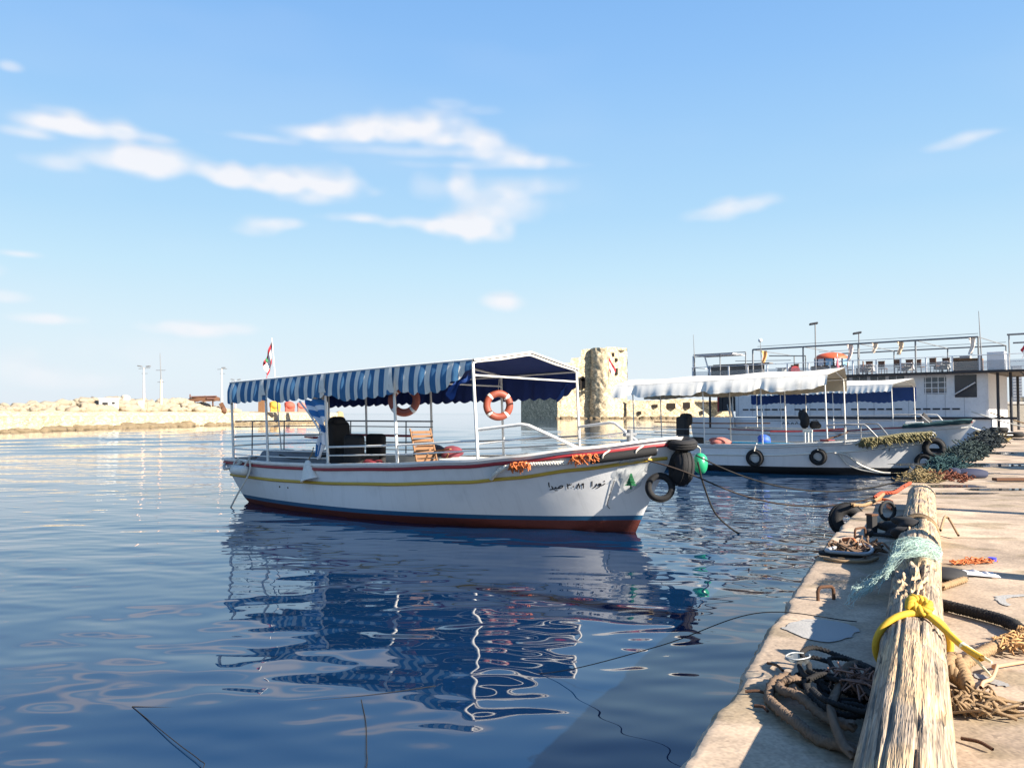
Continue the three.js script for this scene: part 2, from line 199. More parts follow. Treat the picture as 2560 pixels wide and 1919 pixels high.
// ------------------------------------------------------------------ shared materials
const M = {
  white: mat([0.7, 0.71, 0.73], 0.38, { map: paint, bumpMap: rough512, bumpScale: 0.001, clearcoat: 0.15, clearcoatRoughness: 0.3 }),
  whitePipe: mat([0.74, 0.73, 0.71], 0.45, { map: grime }),
  dullWhite: mat([0.6, 0.6, 0.6], 0.6, { map: grime }),
  red: mat([0.3, 0.02, 0.03], 0.5, { map: grime }),
  yellow: mat([0.5, 0.33, 0.035], 0.5, { map: grime }),
  blue: mat([0.015, 0.09, 0.2], 0.45, { map: grime }),
  antifoul: mat([0.14, 0.03, 0.022], 0.7, { map: grime, bumpMap: rough512, bumpScale: 0.004 }),
  darkHull: mat([0.012, 0.014, 0.018], 0.6, { map: grime }),
  deckGrey: mat([0.34, 0.35, 0.36], 0.75, { map: grime }),
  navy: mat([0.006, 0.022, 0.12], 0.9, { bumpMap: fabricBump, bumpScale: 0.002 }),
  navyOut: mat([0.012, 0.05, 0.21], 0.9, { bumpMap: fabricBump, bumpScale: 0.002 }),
  canvas: mat([0.7, 0.69, 0.66], 0.9, { map: grime, bumpMap: fabricBump, bumpScale: 0.002 }),
  rubber: mat([0.008, 0.008, 0.0095], 0.82, { bumpMap: rough512, bumpScale: 0.004 }),
  steel: mat([0.2, 0.21, 0.23], 0.45, { map: grime, metalness: 0.2 }),
  greyPipe: mat([0.3, 0.31, 0.33], 0.5, { map: grime }),
  rust: mat([0.1, 0.045, 0.022], 0.9, { bumpMap: rough512, bumpScale: 0.004 }),
  black: mat([0.012, 0.012, 0.014], 0.8),
  orange: mat([0.5, 0.09, 0.03], 0.6, { map: grime }),
  buoy: mat([0.25, 0.055, 0.032], 0.55, { map: grime }),
  brown: mat([0.2, 0.1, 0.045], 0.7, { map: grime }),
  tanRope: mat([0.26, 0.17, 0.09], 0.95, { bumpMap: rough512, bumpScale: 0.002 }),
  darkRope: mat([0.011, 0.01, 0.01], 0.95, { bumpMap: rough512, bumpScale: 0.002 }),
  whiteRope: mat([0.55, 0.52, 0.46], 0.9),
  yellowRope: mat([0.55, 0.33, 0.02], 0.75, { bumpMap: rough512, bumpScale: 0.001 }),
  orangeRope: mat([0.5, 0.14, 0.04], 0.85),
};
const stripes = tex(256, 64, (x, y) => { const n = vnoise(x / 9, y / 9, 28) * 16, t = (x / 256) % 1, e = smooth(0.0, 0.02, t) * (1 - smooth(0.5, 0.52, t)); return [lerp(220, 62, e) - n, lerp(215, 108, e) - n, lerp(206, 146, e) - n]; });
M.stripes = mat(0xffffff, 0.92, { map: stripes, bumpMap: fabricBump, bumpScale: 0.002 });

// a tyre lying on its side: axis along y
function tyreGeos(R = 0.3, w = 0.18) { const p = [], n = 14; for (let i = 0; i <= n; i++) { const a = lerp(-2.5, 2.5, i / n), r = R - w * 0.46 + Math.cos(a) * w * 0.46 * 1.02, y = Math.sin(a) * w * 0.5; p.push(new THREE.Vector2(r, y)); } const g = [new THREE.LatheGeometry(p, 36)]; for (let k = 0; k < 3; k++) { const t = new THREE.TorusGeometry(R + 0.002, 0.008, 4, 36); t.rotateX(Math.PI / 2); t.translate(0, (k - 1) * w * 0.22, 0); g.push(t); } return g; }
// flag of three horizontal bands hanging limp from a staff: returns sheets [top band, middle band, bottom band]
function limpFlag(w, h, sd) { const f = (a, b) => grid(10, 10, (u, v) => { const t = lerp(a, b, v), fold = Math.sin(u * 9 + t * 3 + sd) * 0.09 * u; return [u * w * (0.34 + 0.1 * Math.sin(t * 5 + sd)), -t * h - u * h * 0.9 * (1 - 0.15 * t) + 0.0, fold * h]; }); return [f(0, 0.28), f(0.28, 0.72), f(0.72, 1)]; }
const mFlagRed = mat([0.42, 0.025, 0.04], 0.9), mFlagWhite = mat([0.7, 0.68, 0.66], 0.9), mFlagGreen = mat([0.02, 0.16, 0.06], 0.9);

// ------------------------------------------------------------------ wooden tour boats: hull lines
function hullLines(P) {
  const top = (t) => P.sheer(t) + P.bul(t);
  const uS = (y) => lerp(P.sternWL, P.sternTop, clamp(y / top(0), -0.4, 1.2)), ytip = top(1);
  const uB = (y) => y < 0 ? P.bowWL + y * 1.6 : lerp(P.bowWL, P.bowTop, Math.pow(clamp(y / ytip, 0, 1.1), 1.15));
  const wd = (t) => P.W * (t < 0.5 ? 1 - P.sternIn * Math.pow((0.5 - t) / 0.5, 2) : 1 - Math.pow((t - 0.5) / 0.5, P.pd));
  const wl = (t) => P.W * 0.9 * (t < 0.45 ? 1 - (P.sternIn + 0.12) * Math.pow((0.45 - t) / 0.45, 2) : 1 - Math.pow((t - 0.45) / 0.55, 1.6));
  const w = (t, y) => y < 0 ? wl(t) * (1 + y * 0.9) : lerp(wl(t), wd(t), Math.pow(clamp(y / top(t)), 0.8));
  const pt = (t, y, s, off = 0) => [lerp(uS(y), uB(y), t), y, s * (w(t, y) + off)];
  const ease = (i) => { const a = i; return 1 - Math.pow(1 - a, 1.35); };
  const strip = (lo, hi, off = 0, ny = 3, t0 = 0, t1 = 1, nt = 64) => merge([-1, 1].map((s) => grid(nt, ny, (a, b) => { const t = lerp(t0, t1, ease(a)); return pt(t, lerp(lo(t), hi(t), b), s, t > 0.999 ? off * 0.2 : off); }, (a, b, p) => [p[0] * 0.5, p[1] * 0.5])));
  const transom = (lo, hi, ny = 3) => grid(8, ny, (a, b) => { const y = lerp(lo, hi, b), ww = w(0, y), z = lerp(-1, 1, a); return [uS(y) - 0.12 * (1 - z * z), y, z * ww]; }, (a, b, p) => [p[2] * 0.5, p[1] * 0.5]);
  const rail = (yf, r, off, m, t0 = 0, t1 = 0.995) => merge([-1, 1].map((s) => { const q = []; for (let i = 0; i <= 40; i++) { const t = lerp(t0, t1, ease(i / 40)), p = pt(t, yf(t), s, off); q.push(p); } return tube(q, r, 90, 6); }));
  return { top, uS, uB, wd, w, pt, strip, transom, rail, ease };
}
function buildHull(boat, P, look) {
  const H = hullLines(P), c = (v) => () => v, sheer = P.sheer, boot = P.boot, b0 = (t) => boot(t) - (P.bootH ?? 0.085);
  const hull = part('hull', [H.strip(boot, H.top, 0, 6), H.transom(boot(0), H.top(0), 6)], look.side, boat);
  part('antifouling', [H.strip(c(-0.5), b0, 0, 3), H.transom(-0.5, b0(0), 3)], look.bottom, hull);
  part('boot_stripe', [H.strip(b0, boot, 0.0, 1), H.transom(b0(0), boot(0), 1)], look.boot, hull);
  part('rub_rail', H.rail(sheer, 0.034, 0.012), look.rail, hull);
  if (look.low) part('rubbing_strake', H.rail(P.low, 0.034, 0.008), look.low, hull);
  // inside: bulwark, sole and foredeck
  const fl = P.floor, tf = P.foredeck;
  part('bulwark_lining', [H.strip((t) => Math.min(fl, H.top(t) - 0.05), (t) => H.top(t) - 0.004, -0.07, 2, 0.015, 0.985)], look.inside, hull);
  part('gunwale_cap', merge([-1, 1].flatMap((s) => [grid(64, 1, (a, b) => { const t = lerp(0, 0.995, H.ease(a)), p = H.pt(t, H.top(t), s, lerp(-0.11, 0.03, b)); if (s * p[2] < 0) p[2] = 0; p[1] += 0.012; return p; }, (a, b, p) => [p[0] * 0.5, p[2] * 0.5]), grid(64, 1, (a, b) => { const t = lerp(0, 0.995, H.ease(a)), p = H.pt(t, H.top(t), s, 0.03); p[1] += 0.012 - b * 0.045; return p; }, (a, b, p) => [p[0] * 0.5, p[1] * 0.5])]).concat([grid(8, 1, (a, b) => { const z = lerp(-1, 1, a), y = H.top(0); return [H.uS(y) - 0.15 * (1 - z * z) - 0.02 + b * 0.15, y + 0.013, z * H.w(0, y)]; })])), look.cap, hull);
  part('sole', grid(40, 4, (a, b) => { const t = lerp(0.01, tf + 0.02, a), z = lerp(-1, 1, b); const p = H.pt(t, fl, 1, -0.06); return [p[0], fl, z * p[2]]; }, (a, b, p) => [p[0] * 0.5, p[2] * 0.5]), look.sole, boat);
  part('foredeck', merge([grid(24, 6, (a, b) => { const t = lerp(tf, 0.985, a), z = lerp(-1, 1, b), y = H.top(t) - 0.05; const p = H.pt(t, y, 1, -0.05); return [p[0], y + 0.05 * (1 - z * z) , z * Math.max(0.01, p[2])]; }, (a, b, p) => [p[0] * 0.5, p[2] * 0.5]), grid(6, 2, (a, b) => { const z = lerp(-1, 1, a), p = H.pt(tf, fl, 1, -0.06), y = lerp(fl, H.top(tf) - 0.05, b); return [H.pt(tf, y, 1)[0], y, z * p[2]]; })]), look.cap, boat);
  return { H, hull };
}

// ------------------------------------------------------------------ the nearest boat, broadside in the middle of the picture
const TB = { pos: [-6.16, 0, -20.42], turn: -0.6147 };
const boat1 = thing('tour_boat', 'white wooden tour boat with blue and white striped canopy, nearest the camera', 'boat', TB.pos, TB.turn);
const B1 = (() => {
  const LEN = 11.2, bt = (f) => (t) => f(t * LEN);
  const P = { W: 1.92, sternIn: 0.26, pd: 4.4, sternWL: 0.42, sternTop: -0.12, bowWL: 10.33, bowTop: 11.25, floor: 0.72, foredeck: 0.8,
    sheer: bt(table([[0, 0.97], [2, 0.955], [4, 0.98], [6, 1.06], [8, 1.18], [9, 1.29], [10, 1.44], [11.2, 1.62]])), bul: (t) => lerp(0.09, 0.13, t), boot: (t) => 0.2 + 0.11 * t * t,
    low: bt(table([[0, 0.67], [2, 0.66], [4, 0.69], [6, 0.76], [8, 0.885], [9, 1.0], [10, 1.17], [11.2, 1.37]])) };
  return { P, ...buildHull(boat1, P, { side: M.white, bottom: M.antifoul, boot: M.blue, rail: M.red, low: M.yellow, inside: M.dullWhite, cap: M.whitePipe, sole: M.deckGrey }) };
})();
const inBoat1 = (p) => boat1.localToWorld(V(...p));   // a point given in the boat's own axes
boat1.updateMatrixWorld(true);
{
  const H = B1.H, arches = [[0.43, 1.5], [1.8, 1.56], [3.95, 1.68], [6.05, 1.78], [8.07, 1.82]], lean = -0.1;
  const eave = (u) => 2.83 + 0.03 * u, ridge = (u) => eave(u) + 0.23 + 0.004 * u, tu = (u) => u / 11.2;
  arches.forEach(([u, w], i) => {
    for (const s of [-1, 1]) part('canopy_post', [bar([u, H.top(tu(u)) - 0.02, s * w], [u + lean, eave(u), s * (w + 0.03)], 0.03, 10), bar([u, H.top(tu(u)) - 0.01, s * w], [u, H.top(tu(u)) + 0.02, s * w], 0.055, 10)], M.whitePipe, boat1);
    part('canopy_bow', tube(new THREE.CatmullRomCurve3([[u + lean, eave(u), -w - 0.03], [u + lean, eave(u) + 0.03, -w + 0.02], [u + lean, lerp(eave(u), ridge(u), 0.5), -w / 2], [u + lean, ridge(u), 0], [u + lean, lerp(eave(u), ridge(u), 0.5), w / 2], [u + lean, eave(u) + 0.03, w - 0.02], [u + lean, eave(u), w + 0.03]].map((p) => V(...p)), false, 'catmullrom', 0.1), 0.025, 30, 8), M.whitePipe, boat1);
    if (i > 0) part('tie_bar', [bar([u + lean * 0.8, eave(u) - 0.22, -w], [u + lean * 0.8, eave(u) - 0.22, w], 0.018)], M.whitePipe, boat1);
  });
  const wAt = table(arches), u0 = 0.33, u1 = 8.0;
  for (const s of [-1, 1]) part('eave_rail', tube([0, 1, 2, 3, 4].map((i) => [arches[i][0] + lean, eave(arches[i][0]), s * (arches[i][1] + 0.03)]), 0.022, 30, 7), M.whitePipe, boat1);
  const roof = (dy) => grid(60, 12, (a, b) => { const u = lerp(u0, u1, a), z = lerp(-1, 1, b), w = wAt(u) + 0.05, sag = 0.03 * Math.sin(a * 4 * Math.PI) ** 2 * (1 - z * z); return [u, lerp(ridge(u), eave(u), Math.abs(z)) + dy - sag, z * w]; }, (a, b, p) => [p[0] / 0.28, p[2]]);
  const canopy = part('canopy', roof(0.05), M.stripes, boat1);
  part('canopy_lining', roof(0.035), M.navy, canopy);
  // near valance: striped cloth in soft folds with a scalloped hem, gathered up towards the front
  const hemN = table([[0.33, 0.46], [1.7, 0.45], [1.9, 0.4], [2.3, 0.5], [3.8, 0.46], [4.0, 0.42], [4.6, 0.56], [5.9, 0.52], [6.1, 0.42], [6.6, 0.52], [7.3, 0.5], [7.6, 0.34], [8.0, 0.1]]);
  const val = (s, hem, m, off, sc, belly, name) => part(name, grid(240, 14, (a, b) => { const u = lerp(u0, u1, a), h = hem(u), ph = u / 0.28 * Math.PI, sca = sc * Math.abs(Math.sin(ph)), fold = Math.sin(u * 11.2 + Math.sin(u * 3) * 2) * 0.022 + Math.sin(u * 22.4 + 1) * 0.014, bl = belly * Math.sin(b * Math.PI) * (0.6 + 0.4 * Math.sin(u * 2.9)), y = eave(u) + 0.045 - b * (h + sca) ; return [u + 0.012 * Math.sin(b * 9 + u * 7) * b, y, s * (wAt(u) + 0.055 + off + bl + fold * (0.25 + b) + (s > 0 ? 0.05 * b : 0))]; }, (a, b, p) => [p[0] / 0.28, b]), m, canopy);
  val(1, hemN, M.stripes, 0.012, 0.05, 0.05, 'valance');
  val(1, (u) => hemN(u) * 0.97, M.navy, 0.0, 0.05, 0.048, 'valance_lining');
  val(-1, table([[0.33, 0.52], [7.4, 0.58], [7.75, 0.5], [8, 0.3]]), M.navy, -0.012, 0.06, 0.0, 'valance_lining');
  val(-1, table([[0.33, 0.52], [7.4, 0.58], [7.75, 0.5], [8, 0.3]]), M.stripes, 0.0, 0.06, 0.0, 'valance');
  part('stern_valance', grid(60, 6, (a, b) => { const z = lerp(-1, 1, a), w = wAt(u0) + 0.06, y = lerp(ridge(u0), eave(u0), Math.abs(z)) + 0.045; return [u0 - 0.01 + Math.sin(z * 30) * 0.02 * b, y - b * (0.4 + 0.05 * Math.abs(Math.sin(z * 17))), z * w]; }, (a, b) => [a * 12, b]), M.stripes, canopy);
  part('piping', merge([1, -1].map((s) => tube([0, 1, 2, 3, 4, 5, 6, 7, 8].map((i) => { const u = lerp(u0, u1, i / 8); return [u, eave(u) + 0.06, s * (wAt(u) + 0.06)]; }), 0.022, 50, 6)).concat([tube(new THREE.CatmullRomCurve3([-1, -0.5, 0, 0.5, 1].map((z) => V(u1 + 0.01, lerp(ridge(u1), eave(u1), Math.abs(z)) + 0.055, z * (wAt(u1) + 0.05))), false, 'catmullrom', 0.02), 0.02, 24, 6)])), M.whitePipe, canopy);
  // tie tapes where the valance is lashed to the posts
  for (const [u, w, h] of [[1.75, 1.56, 0.36], [3.9, 1.68, 0.4], [5.98, 1.78, 0.5]]) part('tie_tape', grid(3, 6, (a, b) => [u + (a - 0.5) * (0.06 + 0.16 * b), eave(u) + 0.05 - b * h, wAt(u) + 0.135 + 0.03 * Math.sin(b * 3)]), M.canvas, canopy);
  for (const s of [1, -1]) part('gathered_cloth', [grid(8, 6, (a, b) => [7.42 + a * 0.5 + 0.03 * Math.sin(b * 8), eave(7.7) - 0.42 + a * 0.26 - b * (0.24 - 0.18 * a) - 0.04 * Math.sin(a * 9), s * (wAt(7.7) + 0.07 + 0.05 * Math.sin(a * 7 + b * 4))])], M.navyOut, canopy);
  // rails
  const railPts = (us, y, s, dw = 0) => us.map((u) => [u, H.top(tu(u)) + y, s * (wAt(Math.min(8.07, u)) + dw)]);
  for (const [us, y, s, r, m] of [[[3.95, 5, 6.05, 7, 8.07], 0.36, 1, 0.022, M.whitePipe], [[3.95, 5, 6.05, 7, 8.07], 0.18, 1, 0.015, M.whitePipe], [[0.43, 1.8, 3.95], 0.26, 1, 0.018, M.whitePipe], [[0.43, 1.8, 3.95], 0.12, 1, 0.014, M.whitePipe], [[0.43, 2, 3.95, 6.05, 8.07], 0.36, -1, 0.02, M.greyPipe], [[0.43, 2, 3.95, 6.05, 8.07], 0.18, -1, 0.014, M.greyPipe]]) part('side_rail', tube(railPts(us, y, s), r, 30), m, boat1);
  for (const s of [1, -1]) part('bow_rail', [tube(new THREE.CatmullRomCurve3([[8.07, H.top(0.72) + 0.56, 1.8 * s], [8.9, H.top(0.79) + 0.56, 1.66 * s], [9.05, H.top(0.8) + 0.53, 1.62 * s], [9.85, H.top(0.88) - 0.02, 1.2 * s]].map((p) => V(...p)), false, 'catmullrom', 0.05), 0.03, 40, 8)], M.whitePipe, boat1), part('bow_lower_rail', bar([8.07, H.top(0.72) + 0.3, 1.8 * s], [9.4, H.top(0.84) + 0.3, 1.42 * s], 0.016), M.whitePipe, boat1);
  // stern railing: uprights and three bars round the after end, with a bench board along it
  for (const [y, r] of [[0.3, 0.014], [0.52, 0.022], [0.76, 0.014], [0.9, 0.02]]) part('stern_rail', tube([[3.95, 1.06 + y, -1.68], [1.8, 1.06 + y, -1.58], [0.5, 1.06 + y, -1.48], [-0.05, 1.06 + y, -1.2], [-0.25, 1.06 + y, 0], [-0.1, 1.06 + y, 1.1]], r, 50), M.greyPipe, boat1);
  for (const [u, z] of [[3.1, -1.64], [1.2, -1.54], [0.2, -1.35], [-0.22, -0.5], [-0.22, 0.5]]) part('stern_upright', bar([u, 1.05, z], [u, 1.96, z], 0.017), M.greyPipe, boat1);
  part('bench_board', rbox(3.3, 0.05, 0.26, 0.015, 2.3, 1.6, -1.5, 0, 0.03), M.red, boat1); part('bench_board', rbox(1.1, 0.05, 0.3, 0.015, 0.5, 1.53, -0.9, 0, -0.5), M.red, boat1); part('bench_strut', bar([1.1, 1.57, -1.3], [0.75, 1.02, -0.9], 0.025), M.red, boat1);
  part('side_bench', rbox(6.4, 0.42, 0.45, 0.03, 4.3, 0.93, -1.32), M.dullWhite, boat1); part('side_bench', rbox(3.4, 0.34, 0.4, 0.03, 5.6, 0.9, 1.36), M.dullWhite, boat1);
  part('engine_box', [rbox(0.8, 0.5, 1.0, 0.03, 7.1, 0.97, 0.75), rbox(0.86, 0.05, 1.06, 0.02, 7.1, 1.24, 0.75), rbox(0.55, 0.34, 0.5, 0.03, 6.5, 0.89, 1.25)], M.whitePipe, boat1);
  part('deck_tarpaulin', grid(40, 16, (a, b) => { const u = lerp(0.1, 3.4, a), z = lerp(-1.0, 1.15, b), e = smooth(0, 0.15, a) * smooth(1, 0.85, a) * smooth(0, 0.2, b) * smooth(1, 0.8, b); return [u, 0.78 + e * (0.28 + 0.26 * fbm(u * 1.4, z * 1.6 + 3, 3)) + 0.03 * Math.sin(u * 9 + z * 5) * e, z]; }, (a, b) => [a * 2, b]), mat([0.2, 0.21, 0.23], 0.9, { bumpMap: fabricBump, bumpScale: 0.003 }), boat1);
  part('tarpaulin_rope', [tube([[1.5, 1.17, 1.0], [2.2, 1.12, 1.1], [3.0, 1.2, 0.7], [3.6, 1.22, 0.3]], 0.02)], M.darkRope, boat1);
  for (let i = 0; i < 8; i++) part('panel_letter', tube([[5.35 + i * 0.13, 1.11, 1.575], [5.36 + i * 0.13, 1.155 + 0.02 * Math.sin(i * 4), 1.576], [5.4 + i * 0.13, 1.15 - 0.03 * Math.sin(i * 7), 1.576], [5.42 + i * 0.13, 1.105, 1.575]], 0.009, 8, 4), M.steel, boat1);
  part('mooring_bitt', [bar([10.2, 1.5, 0], [10.2, 1.86, 0], 0.06, 10), bar([10.2, 1.77, -0.22], [10.2, 1.77, 0.22], 0.035, 8)], M.steel, boat1);

  // painted name and number on the bow (near side), hand-lettered
  const cv = document.createElement('canvas'); cv.width = 1024; cv.height = 256; const c = cv.getContext('2d');
  c.clearRect(0, 0, 1024, 256); c.strokeStyle = c.fillStyle = 'rgb(18,20,28)'; c.lineCap = 'round'; c.lineJoin = 'round';
  const st2 = (w, ...p) => { c.lineWidth = w; c.beginPath(); c.moveTo(p[0], p[1]); for (let i = 2; i < p.length; i += 4) c.quadraticCurveTo(p[i], p[i + 1], p[i + 2], p[i + 3]); c.stroke(); };
  const dot = (x, y, r = 9) => { c.beginPath(); c.ellipse(x, y, r * 1.2, r, 0.3, 0, 7); c.fill(); };
  // town name
  st2(17, 62, 62, 66, 100, 76, 132); st2(18, 92, 178, 128, 176, 132, 160, 128, 136, 112, 128); st2(18, 130, 170, 160, 168, 172, 158, 176, 146, 180, 140); st2(18, 176, 158, 200, 168, 226, 156); st2(18, 222, 156, 236, 118, 272, 118, 300, 124, 276, 150, 248, 160, 226, 156); dot(176, 196); dot(202, 198);
  // number
  st2(17, 372, 168, 366, 130, 352, 96); st2(16, 354, 100, 372, 124, 386, 100); st2(16, 386, 100, 398, 122, 414, 100); dot(452, 140, 11); st2(17, 500, 168, 514, 130, 524, 92); st2(17, 524, 92, 534, 130, 552, 168); st2(16, 606, 168, 600, 130, 594, 104); st2(16, 596, 108, 570, 130, 574, 104, 584, 84, 598, 104);
  // boat name
  st2(17, 712, 66, 718, 108, 726, 142); st2(18, 782, 112, 794, 150, 752, 172); st2(18, 840, 110, 812, 96, 818, 128, 846, 140, 846, 112); st2(18, 846, 118, 852, 160, 806, 176); st2(18, 850, 138, 880, 140, 900, 108); dot(884, 70, 10);
  const ct = new THREE.CanvasTexture(cv); ct.colorSpace = THREE.SRGBColorSpace; ct.flipY = true;
  part('bow_lettering', grid(40, 8, (a, b) => { const t = lerp(0.85, 0.945, a), y = lerp(0.7, 0.99, b) + a * 0.05; return H.pt(t, y, 1, 0.006); }), mat(0xffffff, 0.6, { map: ct, transparent: true, side: THREE.FrontSide }), B1.hull);
  for (const u of [2.35, 2.68]) part('drain_hole', [bar([u, 0.52, H.w(tu(u), 0.52) - 0.02], [u, 0.52, H.w(tu(u), 0.52) + 0.008], 0.022, 8)], M.black, B1.hull);
}

// ------------------------------------------------------------------ things on and round that boat
function ringBuoy(label, p, ry, tilt = 0) {
  const o = thing('lifebuoy', label, 'lifebuoy', p.toArray(), ry, 'lifebuoys under the striped canopy'); o.rotation.x = tilt;
  const g = new THREE.TorusGeometry(0.25, 0.078, 14, 44); g.scale(1, 1, 0.85); part('ring', [boxUV(g)], M.buoy, o);
  for (let k = 0; k < 4; k++) { const b = new THREE.TorusGeometry(0.25, 0.0815, 12, 5, 0.2); b.scale(1, 1, 0.87); b.rotateZ(0.65 + k * Math.PI / 2); part('band', b, M.dullWhite, o); }
  part('hanging_cord', [bar([0, 0.32, 0], [0.02, 0.56, 0], 0.008)], M.whiteRope, o);
}
ringBuoy('faded red lifebuoy hanging by the third canopy post, partly behind the striped valance', inBoat1([6.05, 2.42, 1.6]), TB.turn + 0.5);
ringBuoy('faded red lifebuoy hanging clear below the open front of the striped canopy', inBoat1([6.9, 2.33, -0.4]), TB.turn + 0.85);
{
  // Folding slatted chair facing forward on the deck
  const o = thing('folding_chair', 'wooden slatted armchair on the deck of the striped boat', 'chair', inBoat1([6.0, 0.72, 0.85]).toArray(), TB.turn - 0.25);
  for (let i = 0; i < 8; i++) part('back_slat', rbox(0.025, 0.062, 0.46, 0.006, -0.03 - i * 0.027, 0.47 + i * 0.082, 0), M.brown, o);
  for (const z of [-0.25, 0.25]) { part('back_stile', [bar([0.02, 0.4, z], [-0.26, 1.12, z], 0.022, 6)], M.brown, o); part('leg', [bar([0.4, 0.62, z], [-0.1, 0, z], 0.02, 6)], M.brown, o); part('leg', [bar([-0.05, 0.5, z], [0.42, 0, z], 0.02, 6)], M.brown, o); part('arm', rbox(0.56, 0.03, 0.06, 0.01, 0.2, 0.68, z, 0, 0, 0.12), M.brown, o); }
  for (let i = 0; i < 5; i++) part('seat_slat', rbox(0.07, 0.02, 0.46, 0.006, 0.02 + i * 0.088, 0.43, 0), M.brown, o);
}
{
  const o = thing('padded_armchair', 'black padded armchair behind the second canopy post of the striped boat', 'armchair', inBoat1([3.75, 0.72, 0.75]).toArray(), TB.turn + 0.2);
  part('backrest', [rbox(0.28, 1.1, 0.72, 0.13, -0.42, 0.72, 0, 0, 0, 0.08), rbox(0.24, 0.3, 0.5, 0.12, -0.46, 1.22, 0, 0, 0, 0.08)], M.black, o);
  part('seat', [rbox(0.9, 0.36, 0.74, 0.1, 0.02, 0.36, 0)], M.black, o);
  for (const z of [-0.42, 0.42]) part('armrest', [rbox(0.5, 0.86, 0.18, 0.09, 0.3, 0.55, z)], M.black, o);
  part('base', [bar([0, 0, 0], [0, 0.22, 0], 0.2, 12)], M.black, o);
}
{
  const o = solo('red_bundle', [lumpy(0.26, 3, 0.7, 2.6, 1.2, 0.7, 0.8)], mat([0.16, 0.015, 0.025], 0.9), 'dark red bundle of cloth beside the black armchair', 'bundle'); o.position.copy(inBoat1([4.7, 1.02, 1.0]));
  const o2 = solo('gear_bag', [lumpy(0.3, 3, 0.5, 2, 1.5, 0.6, 0.8)], mat([0.12, 0.1, 0.11], 0.9), 'dark heap of gear on the far bench of the striped boat', 'bag'); o2.position.copy(inBoat1([4.3, 1.26, -1.25]));
  const o3 = solo('red_white_cloth', [lumpy(0.18, 3, 0.5, 3, 1.4, 0.8, 0.8, 5)], mat([0.14, 0.025, 0.04], 0.9), 'crumpled red cloth on the far bench of the striped boat', 'cloth'); o3.position.copy(inBoat1([4.95, 1.24, -1.2]));
}
{
  // blue and white cloth knotted to the second post, hanging in a twist
  const o = thing('hanging_cloth', 'blue and white cloth tied in a twist to the second canopy post', 'cloth', inBoat1([3.9, 0, 1.72]).toArray(), TB.turn);
  const band = (y0, y1, w0, w1, x0, x1) => grid(10, 8, (a, b) => { const w = lerp(w0, w1, b), y = lerp(y0, y1, b); return [lerp(x0, x1, b) + (a - 0.5) * w, y + 0.02 * Math.sin(a * 9 + y * 6), 0.05 * Math.sin(a * 10 + y * 9)]; });
  const mb = mat([0.03, 0.15, 0.36], 0.9), mw = mat([0.66, 0.67, 0.7], 0.9);
  part('cloth_strip', band(2.45, 2.32, 0.66, 0.6, -0.34, -0.3), mb, o); part('cloth_strip', band(2.32, 2.22, 0.6, 0.5, -0.3, -0.26), mw, o); part('cloth_strip', band(2.22, 2.08, 0.5, 0.4, -0.26, -0.22), mb, o); part('cloth_strip', band(2.08, 1.92, 0.4, 0.22, -0.22, -0.12), mw, o);
  part('cloth_strip', band(1.92, 1.76, 0.22, 0.2, -0.12, -0.06), mb, o); part('cloth_strip', band(1.76, 1.5, 0.2, 0.26, -0.06, -0.1), mw, o); part('cloth_strip', band(1.52, 1.26, 0.22, 0.12, -0.14, -0.24), mb, o); part('cloth_strip', band(1.5, 1.2, 0.14, 0.06, -0.1, -0.2), mw, o);
  part('guy_rope', [tube([[-0.78, 2.42, 0.05], [-0.4, 2.1, 0.06], [-0.05, 1.72, 0.06]], 0.022, 12, 6)], M.whitePipe, o);
}
{
  const o = thing('stern_flag', 'limp red and white flag with green cedar on a slanting staff at the stern', 'flag', inBoat1([-0.05, 1.0, -0.3]).toArray(), TB.turn + 0.3);
  part('staff', [bar([0, 0, 0], [-0.35, 3.15, 0], 0.018, 8, 0.012)], M.whitePipe, o);
  const [a, b, c] = limpFlag(0.55, 0.62, 1); for (const [g, m] of [[a, mFlagRed], [b, mFlagWhite], [c, mFlagRed]]) { g.rotateY(Math.PI); g.translate(-0.34, 3.1, 0); part('flag_band', g, m, o); }
  part('cedar_emblem', [new THREE.ConeGeometry(0.05, 0.12, 6).translate(-0.46, 2.58, 0.06)], mFlagGreen, o);
}
